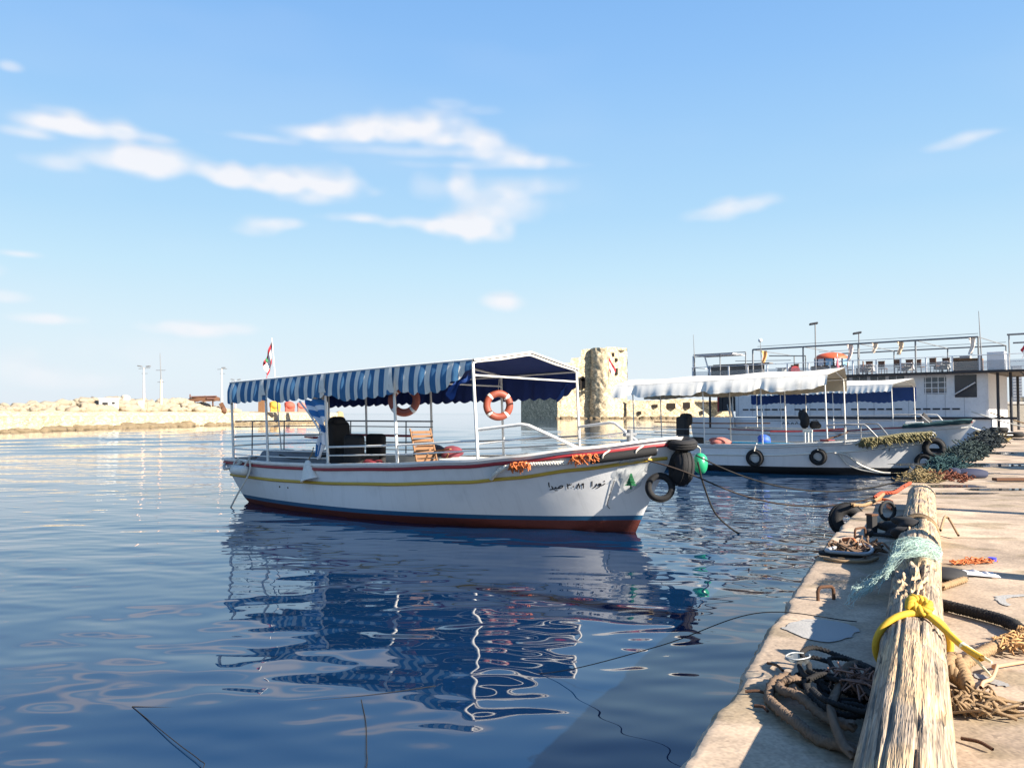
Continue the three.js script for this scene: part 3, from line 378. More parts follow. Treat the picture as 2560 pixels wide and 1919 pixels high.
{
  // hanging fenders
  const f1 = thing('cylinder_fender', 'white cylindrical fender slung under the stern gunwale', 'fender', inBoat1([1.0, 0.84, 1.74]).toArray(), TB.turn);
  part('fender_body', [new THREE.CapsuleGeometry(0.115, 0.34, 6, 14).rotateZ(Math.PI / 2)], M.canvas, f1); for (const x of [-0.2, 0.2]) part('lashing', [tube([[x, 0.05, 0.05], [x * 1.1, 0.18, -0.02], [x, 0.27, -0.12]], 0.022)], M.whiteRope, f1);
  const f2 = thing('cut_canister', 'cut white plastic canister hanging outside the second canopy post', 'canister', inBoat1([3.55, 0.92, 1.86]).toArray(), TB.turn - 0.1); f2.rotation.z = 0.25;
  part('canister_body', [new THREE.CylinderGeometry(0.1, 0.27, 0.36, 20, 1, true).scale(1, 1, 0.62), new THREE.CylinderGeometry(0.05, 0.1, 0.06, 20).scale(1, 1, 0.62).translate(0, 0.21, 0)], M.canvas, f2); part('cord', [tube([[0, 0.22, 0], [0.08, 0.36, -0.08], [0.12, 0.5, -0.12]], 0.012)], M.tanRope, f2);
  const sl = solo('stern_rope', [laid([[-0.1, 1.04, 0.6], [-0.02, 0.96, 1.35], [0.25, 0.84, 1.62], [0.6, 0.9, 1.66], [0.95, 1.02, 1.66]], 0.04, 60, 14)], M.whiteRope, 'white rope draped round the stern corner of the striped boat', 'rope'); sl.position.set(...TB.pos); sl.rotation.y = TB.turn;
  const s2 = solo('stern_line', [tube([[1.3, 1.06, 1.68], [1.36, 0.8, 1.74], [1.1, 0.3, 1.86], [0.9, -0.1, 1.95]], 0.022, 24, 6)], M.whiteRope, 'pale rope running from the stern gunwale down into the water', 'rope'); s2.position.set(...TB.pos); s2.rotation.y = TB.turn;
}
{
  // garland of rope, frayed orange line and a rubber sausage under the forward rail
  const H = B1.H, on = (u, dy, off) => H.pt(u / 11.2, B1.P.sheer(u / 11.2) + dy, 1, off);
  const place = (o) => { o.position.set(...TB.pos); o.rotation.y = TB.turn; return o; };
  place(solo('rope_garland', [laid([on(8.63, -0.22, 0.06), on(8.80, -0.1, 0.06), on(9.08, -0.05, 0.05), on(9.58, -0.1, 0.06), on(9.88, -0.12, 0.06), on(10.18, -0.06, 0.06)], 0.05, 70, 14), laid([on(8.58, -0.27, 0.06), on(8.70, -0.18, 0.09), on(8.88, -0.06, 0.06)], 0.045, 30, 6)], M.whiteRope, 'thick pale rope looped along the near bow below the red rail', 'rope'));
  seed(31);
  const fray = (u0, u1) => { const g = []; for (let i = 0; i < 60; i++) { const u = rr(u0, u1), p = on(u, rr(-0.1, 0.0), rr(0.04, 0.09)), q = [p[0] + rr(-0.09, 0.09), p[1] - rr(0.03, 0.12), p[2] + rr(0, 0.06)], m = [(p[0] + q[0]) / 2 + rr(-0.03, 0.03), (p[1] + q[1]) / 2 + rr(0, 0.04), p[2] + rr(0.02, 0.08)]; g.push(tube([p, m, q], 0.012, 5, 4)); } return g; };
  place(solo('frayed_rope', fray(8.95, 9.3), M.orangeRope, 'frayed orange rope tuft further aft on the near bow', 'rope', 'frayed orange rope on the bow'));
  place(solo('frayed_rope', fray(9.9, 10.25), M.orangeRope, 'frayed orange rope tuft beside the black rubber sleeve on the bow', 'rope', 'frayed orange rope on the bow'));
  const sl = thing('rubber_sleeve', 'black rubber sleeve lashed under the red rail of the near bow', 'fender', TB.pos, TB.turn);
  part('sleeve', [tube([on(10.18, -0.1, 0.08), on(10.43, -0.1, 0.09), on(10.73, -0.1, 0.09), on(10.98, -0.09, 0.09)], 0.085, 20, 10)], M.rubber, sl); part('lashing', [tube([on(10.38, 0.03, 0.0), on(10.38, -0.06, 0.19), on(10.38, -0.2, 0.1)], 0.016, 10)], M.whiteRope, sl); part('lashing', [tube([on(10.78, 0.03, 0.0), on(10.78, -0.06, 0.19), on(10.78, -0.2, 0.1)], 0.016, 10)], M.whiteRope, sl);
  // clear plastic sheet with a printed cedar, stuck to the bow
  const pl = thing('plastic_sheet', 'crumpled clear plastic sheet with a green cedar print hanging on the bow', 'plastic sheet', TB.pos, TB.turn);
  const sheetPt = (a, b) => { const u = lerp(10.58, 10.98, a), t = u / 11.2, y = B1.P.low(t) + 0.04 - b * (0.5 - 0.12 * Math.cos(a * 5)) + (a - 0.5) * -0.1; return H.pt(t, y, 1, 0.02 + 0.03 * Math.abs(Math.sin(a * 11 + b * 5)) + 0.02 * Math.sin(b * 13 + a * 3)); };
  part('sheet', grid(26, 16, sheetPt), mat([0.8, 0.82, 0.83], 0.12, { transmission: 0.75, thickness: 0, ior: 1.45 }), pl);
  const ced = []; for (let k = 0; k < 4; k++) { const s = new THREE.Shape([new THREE.Vector2(-0.115 + k * 0.026, 0), new THREE.Vector2(0.115 - k * 0.026, 0), new THREE.Vector2(0.03 - k * 0.005, 0.075), new THREE.Vector2(-0.03 + k * 0.005, 0.075)]); ced.push(new THREE.ExtrudeGeometry(s, { depth: 0.004, bevelEnabled: false }).translate(0, k * 0.05, 0)); } ced.push(box(0.03, 0.08, 0.004, 0, -0.03, 0.002));
  const cp = sheetPt(0.66, 0.62), cg = merge(ced); const n1 = sheetPt(0.7, 0.62), dir = Math.atan2(-(n1[2] - cp[2]), n1[0] - cp[0]); cg.rotateX(0.25); cg.rotateY(dir); cg.translate(cp[0], cp[1] - 0.08, cp[2] + 0.07); part('cedar_print', cg, mFlagGreen, pl);
  part('dangling_thread', [tube([sheetPt(0.02, 0.9), H.pt(10.58 / 11.2, 0.62, 1, 0.02), H.pt(10.59 / 11.2, 0.5, 1, 0.02), H.pt(10.64 / 11.2, 0.44, 1, 0.02)], 0.006, 16, 4)], M.darkRope, pl);
  // tyres lashed to the stem
  const ty = (label, p, rot, R, w) => { const o = thing('tyre_fender', label, 'tyre', inBoat1(p).toArray(), 0, 'tyres on the bow of the striped boat'); part('tyre', tyreGeos(R, w), M.rubber, o); o.rotation.set(...rot); o.rotation.order = 'YXZ'; return o; };
  ty('black tyre lying flat on top of the bow of the striped boat', [11.22, 1.62, 0.02], [0.12, TB.turn, -0.1], 0.27, 0.2);
  ty('fat black tyre hanging on the stem of the striped boat, below the flat one', [11.22, 1.2, 0.04], [1.45, TB.turn - 0.55, 0.25], 0.32, 0.34);
  ty('black tyre tilted against the hull, lowest of the three on the bow', [10.93, 0.86, 0.3], [1.35, TB.turn + 0.95, 0.4], 0.25, 0.12);
}

// ------------------------------------------------------------------ the other tour boats, bows to the quay
function canopyOn(boat, H, LEN, o) {
  const tu = (u) => u / LEN, wAt = table(o.arches), lean = o.lean ?? -0.06, eave = o.eave, ridge = (u) => eave(u) + (o.rise ?? 0.3), a0 = o.u0, a1 = o.u1;
  o.arches.forEach(([u, w]) => { for (const s of [-1, 1]) part('canopy_post', [bar([u, H.top(tu(u)) - 0.02, s * w], [u + lean, eave(u), s * (w + 0.02)], 0.025, 8)], o.post, boat);
    part('canopy_bow', tube(new THREE.CatmullRomCurve3([-1, -0.98, -0.5, 0, 0.5, 0.98, 1].map((z) => V(u + lean, Math.abs(z) === 1 ? eave(u) - 0.02 : lerp(ridge(u), eave(u), Math.abs(z)), z * (w + 0.02))), false, 'catmullrom', 0.1), 0.026, 24, 6), o.post, boat); });
  for (const s of [-1, 1]) part('eave_rail', tube([0, 0.25, 0.5, 0.75, 1].map((k) => { const u = lerp(a0, a1, k); return [u, eave(u), s * (wAt(u) + 0.02)]; }), 0.022, 24, 6), o.post, boat);
  const roof = (dy) => grid(48, 10, (a, b) => { const u = lerp(a0, a1 + (o.beak ?? 0) * (1 - Math.abs(b * 2 - 1)), a), z = lerp(-1, 1, b); return [u, lerp(ridge(u), eave(u), Math.abs(z)) + dy - 0.05 * Math.sin(a * 3 * Math.PI) ** 2 * (1 - z * z), z * (wAt(u) + 0.05)]; }, (a, b, p) => [p[0] * 0.4, p[2] * 0.4]);
  const can = part('canopy', roof(0.06), o.top, boat); part('canopy_lining', roof(0.045), o.lining, can);
  const val = (s, hem, m, off, sc, gather, name) => part(name, grid(160, 12, (a, b) => { const u = lerp(a0, a1, a); let dn = 9; for (const [au] of o.arches) dn = Math.min(dn, Math.abs(u - au)); const gat = gather * (1 - smooth(0, 0.45, dn)), h = hem * (1 + 0.06 * Math.sin(u * 2.3) - gat * 0.3), fold = (Math.sin(u * 5 + Math.sin(u * 3) * 2) * 0.016 + gat * 0.03 * Math.sin(u * 17)) * (0.2 + b); return [u, eave(u) + 0.05 - b * (h + sc * Math.abs(Math.sin(u / 0.34 * Math.PI))), s * (wAt(u) + 0.055 + off + fold + (s > 0 ? 0.3 * b * (1 - 0.4 * gat) : 0) + 0.03 * gather * Math.sin(b * Math.PI) * (1 - gat))]; }, (a, b, p) => [p[0] * 0.4, b * 0.3]), m, can);
  val(1, o.hemNear, o.near, 0.01, o.sc, o.gather, 'valance'); val(-1, o.hemFar, o.far, 0.0, o.sc, 0, 'far_valance');
  return can;
}
const B2 = (() => {
  const LEN = 11.2, boat = thing('tour_boat', 'white tour boat with plain white canopy and tyres on its side, bow to the quay', 'boat', [5.21, 0, -33.33], -0.6), bt = (f) => (t) => f(t * LEN);
  const P = { W: 1.75, sternIn: 0.3, pd: 2.8, sternWL: 0.3, sternTop: -0.1, bowWL: 10.3, bowTop: 11.25, floor: 0.62, foredeck: 0.76, sheer: bt(table([[0, 0.95], [3, 0.9], [6, 0.93], [8.5, 1.08], [11.2, 1.42]])), bul: () => 0.1, boot: (t) => 0.23 + 0.05 * t * t, bootH: 0.01,
    low: bt(table([[0, 0.66], [4, 0.62], [6.5, 0.66], [9, 0.84], [11.2, 1.14]])) };
  const r = buildHull(boat, P, { side: M.white, bottom: M.darkHull, boot: M.darkHull, rail: M.dullWhite, low: M.canvas, inside: M.dullWhite, cap: M.whitePipe, sole: M.deckGrey }), H = r.H;
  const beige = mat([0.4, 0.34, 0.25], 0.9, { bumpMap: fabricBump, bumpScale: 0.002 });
  canopyOn(boat, H, LEN, { arches: [[0.6, 1.35], [3.6, 1.5], [5.82, 1.55], [8.05, 1.5]], eave: (u) => 3.24 + 0.027 * u, rise: 0.3, u0: -0.25, u1: 8.1, post: M.whitePipe, top: M.canvas, lining: beige, near: M.canvas, far: beige, hemNear: 0.5, hemFar: 0.5, sc: 0.02, gather: 1, beak: 0.25 });
  const rl = (us, y, s, m, rad = 0.02) => part('side_rail', tube(us.map((u) => [u, H.top(u / LEN) + y, s * (u < 8.1 ? 1.5 : lerp(1.48, 1.1, (u - 8.1) / 2.4))]), rad, 30, 6), m, boat);
  for (const y of [0.3, 0.55]) { rl([0.2, 2, 4, 5.2], y, -1, M.steel); rl([0.2, 1.6, 3.0], y, 1, M.steel, 0.016); }
  rl([5.2, 6.4, 8.05], 0.42, -1, M.red, 0.035); rl([0.2, 1.5, 3, 5.2], 0.75, -1, M.brown, 0.03);
  for (const s of [1, -1]) part('bow_rail', [tube(new THREE.CatmullRomCurve3([[8.05, 1.75, 1.5 * s], [8.8, 1.78, 1.4 * s], [9.2, 1.78, 1.25 * s], [9.3, 1.7, 1.22 * s], [9.7, 1.2, 1.05 * s]].map((p) => V(...p)), false, 'catmullrom', 0.1), 0.03, 30, 7), bar([8.05, 1.45, 1.5 * s], [9.5, 1.48, 1.15 * s], 0.018), bar([8.6, 1.1, 1.42 * s], [8.6, 1.78, 1.42 * s], 0.02)], M.steel, boat);
  part('bench', [rbox(6.5, 0.35, 0.4, 0.03, 4, 0.8, -1.25), rbox(1.2, 0.4, 0.5, 0.03, 4.5, 0.85, 0.9)], M.dullWhite, boat);
  part('blue_bench_board', rbox(3.6, 0.07, 0.3, 0.02, 6.4, 1.06, 1.25), mat([0.02, 0.2, 0.36], 0.5), boat);
  // faded number on the bow
  for (const [k, x] of [[0, 0], [1, 0.26], [2, 0.5], [3, 0.74]]) { const t = 0.85 + x / 12.5, f = (dx, dy) => H.pt(t + dx / 12, 0.92 + dy, 1, 0.008); part('bow_number', tube(k === 2 ? [f(0, 0.08), f(0.07, 0), f(0.14, 0.08)] : k === 1 ? [f(0.04, 0.0), f(0.08, 0.07), f(0.1, 0.02)] : [f(0, 0.1), f(0.03, 0.04), f(0.06, -0.06)], 0.014, 8, 4), M.steel, r.hull); }
  return { boat, H, LEN, P };
})();
B2.boat.updateMatrixWorld(true);
const in2 = (p) => B2.boat.localToWorld(V(...p)).toArray();
{
  const H = B2.H, L = 11.2, T2 = [5.21, 0, -33.33], R2 = -0.6;
  const ty = (label, u, y, R, w) => { const p = H.pt(u / L, y, 1, 0.07), o = thing('side_tyre', label, 'tyre', in2(p), R2, 'tyres hung on the white canopy boat'); const g = merge(tyreGeos(R, w)); g.rotateX(Math.PI / 2); part('tyre', g, M.rubber, o); part('lashing', [tube([[0, R - 0.05, 0.08], [0.02, R + 0.12, 0.02], [0.05, 0.98 - y + 0.1, -0.05]], 0.022, 12, 6)], M.whiteRope, o); o.rotation.x = 0.08; return o; };
  ty('grey tyre hung amidships on the white canopy boat', 5.85, 0.54, 0.31, 0.16); ty('black tyre hung towards the bow of the white canopy boat', 8.1, 0.64, 0.29, 0.17);
  seed(44); const fr = []; for (let i = 0; i < 260; i++) { const u = rr(9.3, 11.2), p = H.pt(Math.min(0.992, u / 11.25), B2.P.sheer(u / L) + rr(-0.08, 0.1), 1, rr(0.02, 0.12)); const q = [p[0] + rr(-0.2, 0.2), p[1] - rr(0.02, 0.2), p[2] + rr(0, 0.08)]; fr.push(tube([p, [(p[0] + q[0]) / 2, (p[1] + q[1]) / 2 + rr(0, 0.08), p[2] + rr(0.03, 0.1)], q], 0.018, 5, 4)); }
  const ro = []; for (let k = 0; k < 5; k++) ro.push(laid([9.3, 9.9, 10.4, 10.9, 11.18].map((u) => { const p = H.pt(Math.min(0.99, u / 11.25), B2.P.sheer(u / L) + (k - 2) * 0.055, 1, 0.06 + 0.03 * (k % 2)); return [p[0], p[1] + rr(-0.02, 0.02), p[2]]; }), 0.05, 40, 9, 4));
  const b = thing('bow_bolster', 'thick bolster of olive old rope round the bow of the white canopy boat', 'rope bolster', T2, R2); part('rope_turns', ro, mat([0.2, 0.18, 0.1], 0.95), b); tag(part('frayed_fibres', fr, mat([0.19, 0.165, 0.08], 0.95), b), 'loose frayed fibres', undefined, undefined, 'stuff');
  const bt = thing('stem_tyre', 'black tyre jammed against the stem of the white canopy boat', 'tyre', in2([11.2, 0.98, 0.1]), 0.6); part('tyre', tyreGeos(0.36, 0.24), M.rubber, bt); bt.rotation.x = 1.1; bt.rotation.z = 0.5;
  const bt2 = thing('stem_tyre', 'lower black tyre under the stem of the white canopy boat', 'tyre', in2([10.9, 0.5, 0.22]), 0.5); part('tyre', tyreGeos(0.3, 0.2), M.rubber, bt2); bt2.rotation.x = 1.2; bt2.rotation.z = 0.6;
  const wr = solo('white_line', [tube([H.pt(8.6 / L, 0.78, 1, 0.05), H.pt(9.0 / L, 0.72, 1, 0.07), H.pt(9.6 / L, 0.36, 1, 0.12), H.pt(10.3 / L, 0.13, 1, 0.2), H.pt(10.7 / L, 0.1, 1, 0.3)], 0.035, 30, 6), tube([H.pt(8.75 / L, 0.74, 1, 0.06), H.pt(9.1 / L, 0.42, 1, 0.09), H.pt(9.6 / L, 0.22, 1, 0.14), H.pt(10.3 / L, 0.1, 1, 0.2)], 0.03, 30, 6)], M.whiteRope, 'slack white lines looping along the bow of the white canopy boat', 'rope'); wr.position.set(...T2); wr.rotation.y = R2;
  // things aboard
  const ch = thing('padded_armchair', 'black padded chair under the white canopy, left of the pale post', 'armchair', in2([2.6, 0.62, 0.5]), 0.3); part('backrest', [rbox(0.24, 0.95, 0.8, 0.12, -0.3, 0.95, 0), rbox(0.3, 0.5, 0.7, 0.15, -0.15, 1.3, 0)], M.black, ch); part('seat', rbox(0.8, 0.4, 0.8, 0.1, 0.1, 0.4, 0), M.black, ch); part('base', [bar([0, 0, 0], [0, 0.24, 0], 0.18, 10)], M.black, ch);
  const pc = thing('plastic_chair', 'cream plastic chair near the front post of the white canopy boat', 'chair', in2([7.3, 0.62, 0.4]), 0.5); for (const [x, z] of [[-0.2, -0.2], [0.2, -0.2], [-0.2, 0.2], [0.2, 0.2]]) part('leg', [bar([x, 0, z], [x * 0.9, 0.42, z * 0.9], 0.025, 6)], M.canvas, pc); part('seat', rbox(0.46, 0.05, 0.46, 0.02, 0, 0.44, 0), M.canvas, pc); part('backrest', [rbox(0.04, 0.1, 0.44, 0.02, -0.27, 0.9, 0), rbox(0.04, 0.42, 0.07, 0.015, -0.25, 0.66, -0.15), rbox(0.04, 0.42, 0.07, 0.015, -0.25, 0.66, 0), rbox(0.04, 0.42, 0.07, 0.015, -0.25, 0.66, 0.15)], M.canvas, pc);
  const bb = solo('blue_bag', [lumpy(0.26, 3, 0.4, 2, 1, 0.8, 0.8)], mat([0.02, 0.08, 0.4], 0.6), 'bright blue bag beside the middle post of the white canopy boat', 'bag'); bb.position.set(...in2([5.7, 1.2, 1.0]));
  const cl = solo('pink_cloth_heap', [lumpy(0.3, 3, 0.5, 2.2, 1.5, 0.6, 0.8)], mat([0.36, 0.12, 0.1], 0.9), 'heap of reddish cloth on the gunwale of the white canopy boat', 'cloth'); cl.position.set(...in2([4.2, 1.1, 1.4]));
  const an = thing('anchor', 'rusty red anchor lying on the rail by the front post', 'anchor', in2([8.25, 1.22, 1.42]), 0.1); part('shank', [bar([-0.35, 0, 0], [0.5, 0.28, 0], 0.03, 7)], M.rust, an); part('fluke', [bar([-0.35, 0, -0.25], [-0.35, 0, 0.25], 0.035, 7), rbox(0.25, 0.03, 0.14, 0.01, -0.25, 0.02, 0.24), rbox(0.25, 0.03, 0.14, 0.01, -0.25, 0.02, -0.24)], M.red, an);
  const cb = thing('clear_canister', 'green plastic net float hanging beside the black bow tyres', 'net float', [3.62, 1.22, -15.2], 0.2);
  part('float_body', lumpy(0.17, 3, 0.35, 2.2, 0.9, 1.15, 0.8), mat([0.03, 0.42, 0.2], 0.3, { transmission: 0.35, thickness: 0 }), cb); part('cord', [tube([[0, 0.17, 0], [-0.1, 0.28, 0.2], [-0.35, 0.36, 0.5]], 0.012)], M.whiteRope, cb);
}
const B3 = (() => {
  const LEN = 14.6, boat = thing('tour_boat', 'white tour boat with navy-lined canopy behind the plain white canopy boat', 'boat', [15.7, 0, -54.5], -0.8), bt = (f) => (t) => f(t * LEN);
  const P = { W: 1.95, sternIn: 0.3, pd: 2.8, sternWL: 0.3, sternTop: -0.1, bowWL: 13.4, bowTop: 14.65, floor: 0.8, foredeck: 0.76, sheer: bt(table([[0, 1.1], [4, 1.05], [8, 1.1], [11, 1.32], [14.6, 1.68]])), bul: () => 0.12, boot: (t) => 0.18, bootH: 0.01, low: bt(table([[0, 0.8], [8, 0.8], [11, 1.0], [14.6, 1.38]])) };
  const r = buildHull(boat, P, { side: M.white, bottom: M.darkHull, boot: M.darkHull, rail: M.red, low: M.dullWhite, inside: M.dullWhite, cap: M.whitePipe, sole: M.deckGrey }), H = r.H;
  canopyOn(boat, H, LEN, { arches: [[0.5, 1.6], [4, 1.75], [7.4, 1.8], [10.85, 1.78]], eave: (u) => 3.72 + 0.008 * u, rise: 0.36, u0: 0, u1: 10.9, post: M.whitePipe, top: M.canvas, lining: M.canvas, near: M.canvas, far: M.navyOut, hemNear: 0.42, hemFar: 0.92, sc: 0.06, gather: 0.25, beak: 0.5 });
  for (const s of [1, -1]) part('bow_rail', [tube(new THREE.CatmullRomCurve3([[10.85, 2.1, 1.75 * s], [11.7, 2.12, 1.6 * s], [12.2, 2.08, 1.45 * s], [12.7, 1.55, 1.2 * s]].map((p) => V(...p)), false, 'catmullrom', 0.1), 0.03, 24, 6), bar([10.85, 1.75, 1.75 * s], [12.4, 1.8, 1.35 * s], 0.02, 6)], s > 0 ? M.greyPipe : M.whitePipe, boat);
  part('side_rail', tube([[0.5, 2.0, -1.6], [5, 2.0, -1.78], [10.8, 2.05, -1.76]], 0.02, 20, 6), M.greyPipe, boat); part('side_rail', tube([[0.5, 1.7, 1.6], [5, 1.7, 1.78], [10.8, 1.75, 1.76]], 0.02, 20, 6), M.greyPipe, boat);
  part('hatch', rbox(1.0, 0.5, 1.4, 0.05, 11.6, 1.45, 0), M.whitePipe, boat);
  return { boat, H };
})();
B3.boat.updateMatrixWorld(true);
const in3 = (p) => B3.boat.localToWorld(V(...p)).toArray();
{
  const bl = thing('black_bundle', 'black crumpled bundle tied to a canopy post between the two white boats', 'bundle', in3([5.6, 1.9, 1.95]), 0.2); part('bundle_body', [lumpy(0.42, 3, 0.55, 1.8, 0.8, 1.3, 0.6), lumpy(0.4, 3, 0.5, 1.8, 0.9, 0.9, 0.6, 7).translate(0.75, -0.45, 0)], M.black, bl);
  const tr = thing('black_cone', 'black triangular cover on the foredeck of the navy-lined boat', 'cover', in3([12.0, 1.5, 0.2]), 0); part('cover', new THREE.ConeGeometry(0.62, 0.75, 4, 1).rotateY(0.8).translate(0, 0.37, 0), M.black, tr);
  const n = thing('net_roll', 'dark blue-green net rolled along the bow rail of the navy-lined boat', 'net', in3([0, 0, 0]), -0.8); const g = []; seed(8); for (let k = 0; k < 9; k++) g.push(tube([11.6, 12.4, 13.2, 14, 14.5].map((u) => { const p = B3.H.pt(u / 14.65, 1.45 + (u - 11.6) * 0.1 + rr(-0.1, 0.1), 1, 0.08 + rr(0, 0.12)); return p; }), 0.07, 24, 6)); part('net_strand', g, mat([0.02, 0.06, 0.07], 0.95), n);
}

// ------------------------------------------------------------------ the two-deck restaurant ship behind
{
  const ship = thing('restaurant_ship', 'white two-deck restaurant ship with open upper deck and pergola', 'ship', [30.7, 0, -52], 2.4146);
  ship.updateMatrixWorld(true); const inS = (p) => ship.localToWorld(V(...p)).toArray();
  const mW = mat([0.66, 0.67, 0.7], 0.5, { map: paint }), mDark = mat([0.02, 0.022, 0.03], 0.25), mGlass = mat([0.05, 0.07, 0.09], 0.08), mBlk = mat([0.015, 0.017, 0.025], 0.6), mDeck = mat([0.1, 0.09, 0.08], 0.8);
  part('hull', [grid(40, 8, (a, b) => { const s = lerp(-0.8, 22.5, a), y = lerp(-0.6, 1.85, b); const z = s > 15 ? Math.pow((s - 15) / 7.5, 2) * 3.2 * (1 - 0.25 * b) : 0; return [s, y, z]; }), grid(40, 2, (a, b) => { const s = lerp(-0.8, 22.5, a), z0 = s > 15 ? Math.pow((s - 15) / 7.5, 2) * 2.4 : 0; return [s, 1.85, lerp(z0, 7 - z0, b)]; }), box(0.1, 2.4, 7, -0.8, 0.65, 3.5)], mW, ship);
  part('rub_rail', [box(17.5, 0.16, 0.1, 6.5, 1.86, -0.04)], mBlk, ship);
  const house = part('deckhouse', [box(17.6, 3.0, 0.2, 8.3, 3.42, 0.35), box(0.2, 3.0, 6.4, 17.1, 3.42, 3.5), box(0.2, 3.0, 6.4, -0.5, 3.42, 3.5)], mW, ship);
  for (let k = 0; k < 15; k++) part('panel_joint', box(0.035, 2.9, 0.02, 0.8 + k * 1.15, 3.4, 0.242), mat([0.4, 0.41, 0.44], 0.7), house);
  for (let k = 0; k < 26; k++) if (k % 7 !== 5) part('slot_window', box(0.46, 0.11, 0.06, 1.3 + k * 0.6, 2.48, 0.238), mBlk, house);
  for (let k = 0; k < 9; k++) { const w = part('window', box(1.0, 0.36, 0.05, 5.0 + k * 1.25, 4.62, 0.24), mGlass, house); part('mullion', box(0.05, 0.4, 0.08, 5.0 + k * 1.25, 4.62, 0.235), mW, w); }
  { const w = part('lattice_window', box(1.35, 1.2, 0.05, 2.55, 4.1, 0.24), mGlass, house); for (let i = 0; i < 4; i++) part('mullion', box(0.05, 1.22, 0.08, 1.95 + i * 0.4, 4.1, 0.235), mW, w); for (let j = 0; j < 4; j++) part('mullion', box(1.36, 0.05, 0.078, 2.55, 3.55 + j * 0.37, 0.236), mW, w); }
  { const w = part('open_window', box(1.3, 1.5, 0.06, 0.7, 4.0, 0.24), mDark, house); part('window_stay', [bar([1.4, 3.4, 0.0], [0.0, 4.2, -0.5], 0.04, 6)], mW, w); }
  part('side_door', [box(1.2, 1.5, 0.1, 17.85, 3.1, 0.6), box(0.25, 1.5, 0.12, 18.6, 3.1, 0.55)], mBlk, ship); part('door_frame', [box(0.12, 1.7, 0.14, 18.8, 3.15, 0.5)], M.red, ship);
  part('boarding_ladder', [bar([17.5, 2.9, 0.1], [16.6, 0.6, -0.6], 0.05, 6), bar([17.8, 2.9, 0.1], [16.9, 0.6, -0.6], 0.05, 6), bar([17.9, 4.8, 0.1], [17.0, 1.1, -0.2], 0.07, 6)], M.greyPipe, ship);
  // painted lettering, too far to read
  for (let k = 0; k < 7; k++) part('hull_letter', tube([[13.2 - k * 0.34, 1.35, -0.03], [13.1 - k * 0.34, 1.5 + 0.05 * Math.sin(k * 3), -0.03], [12.98 - k * 0.34, 1.38, -0.03]], 0.035, 6, 4), M.steel, ship);
  const deck = part('upper_deck', [box(25.5, 0.16, 8.2, 8.0, 4.9, 3.6)], mDeck, ship); part('deck_edge', [box(25.6, 0.12, 0.06, 8.0, 4.92, -0.53)], mBlk, deck);
  for (const [s, z] of [[-1.2, 0], [-1.9, 0.1], [-3.6, 0], [-3.6, 7], [-1.2, 7], [19.5, 0.4]]) part('deck_support', [bar([s, 1.0, z], [s, 4.85, z], 0.09, 8)], mBlk, ship);
  // railing: white posts, panels and a top rail
  const nP = 15; for (let k = 0; k <= nP; k++) { const s = lerp(-3.5, 20.6, k / nP); part('rail_post', [box(0.09, 1.0, 0.09, s, 5.48, -0.45)], mW, deck); if (k < nP) part('rail_panel', [box(24.1 / nP - 0.14, 0.62, 0.02, s + 12.05 / nP, 5.32, -0.45)], mat(0xffffff, 0.08, { color: new THREE.Color(0.78, 0.8, 0.83), transmission: 0.93, thickness: 0 }), deck); }
  part('top_rail', [bar([-3.6, 5.99, -0.45], [20.7, 5.99, -0.45], 0.028, 6), bar([20.7, 5.99, -0.45], [20.7, 5.99, 7.4], 0.028, 6), bar([-3.6, 5.95, 7.4], [20.7, 5.95, 7.4], 0.03, 6), bar([-3.6, 5.6, 7.4], [20.7, 5.6, 7.4], 0.02, 6)], mW, deck);
  // pergola frame
  const beam = (a, b, r) => part('pergola_beam', [bar(a, b, r, 6)], M.steel, ship);
  beam([-0.2, 7.2, -0.3], [15.4, 7.2, -0.3], 0.07); beam([-0.2, 7.42, -0.3], [15.0, 7.42, -0.3], 0.02); beam([-0.5, 7.1, 7.2], [12, 7.1, 7.2], 0.06); beam([-0.5, 7.34, 7.2], [13, 7.34, 7.2], 0.02); beam([-6.5, 7.3, 0.5], [-1.7, 7.3, 0.5], 0.07); beam([-6.5, 6.9, 2.5], [-1.7, 6.9, 2.5], 0.06); beam([15.4, 6.75, 7.2], [20.5, 6.9, 7.2], 0.03); beam([16, 7.05, -0.3], [20.6, 7.05, -0.3], 0.035); beam([16, 6.85, -0.3], [20.6, 6.85, -0.3], 0.025); beam([12.5, 6.75, 3], [15.5, 6.9, 3], 0.05);
  for (const s of [-0.2, 3.6, 7.4, 11.4, 15.4]) { part('pergola_post', [bar([s, 4.97, -0.3], [s, 7.2, -0.3], 0.06, 6)], M.steel, ship); part('pergola_post', [bar([s - 0.3, 4.97, 7.2], [s - 0.3, 7.1, 7.2], 0.05, 6)], M.steel, ship); beam([s, 7.2, -0.3], [s - 0.3, 7.1, 7.2], 0.03); }
  for (const [s, z, h] of [[20.5, -0.3, 7.05], [16, -0.3, 7.05], [12.5, 3, 6.8], [-6.4, 0.5, 7.3], [-1.8, 0.5, 7.3], [18.2, -0.3, 7.05]]) part('pergola_post', [bar([s, 4.97, z], [s, h, z], 0.045, 6)], M.steel, ship);
  part('deck_brace', [bar([-3.7, 5.2, -0.4], [-6.3, 6.1, -0.2], 0.06, 6), bar([-3.6, 5.7, 0], [-5.6, 6.35, 0], 0.05, 6), bar([-3.6, 4.9, -0.4], [-6.2, 4.8, -0.4], 0.07, 6), bar([-2.9, 6.8, 0], [-3.8, 5.9, 0], 0.08, 6), bar([-2.4, 4.85, 0.1], [-3.4, 4.0, 0.1], 0.05, 6)], M.steel, ship);
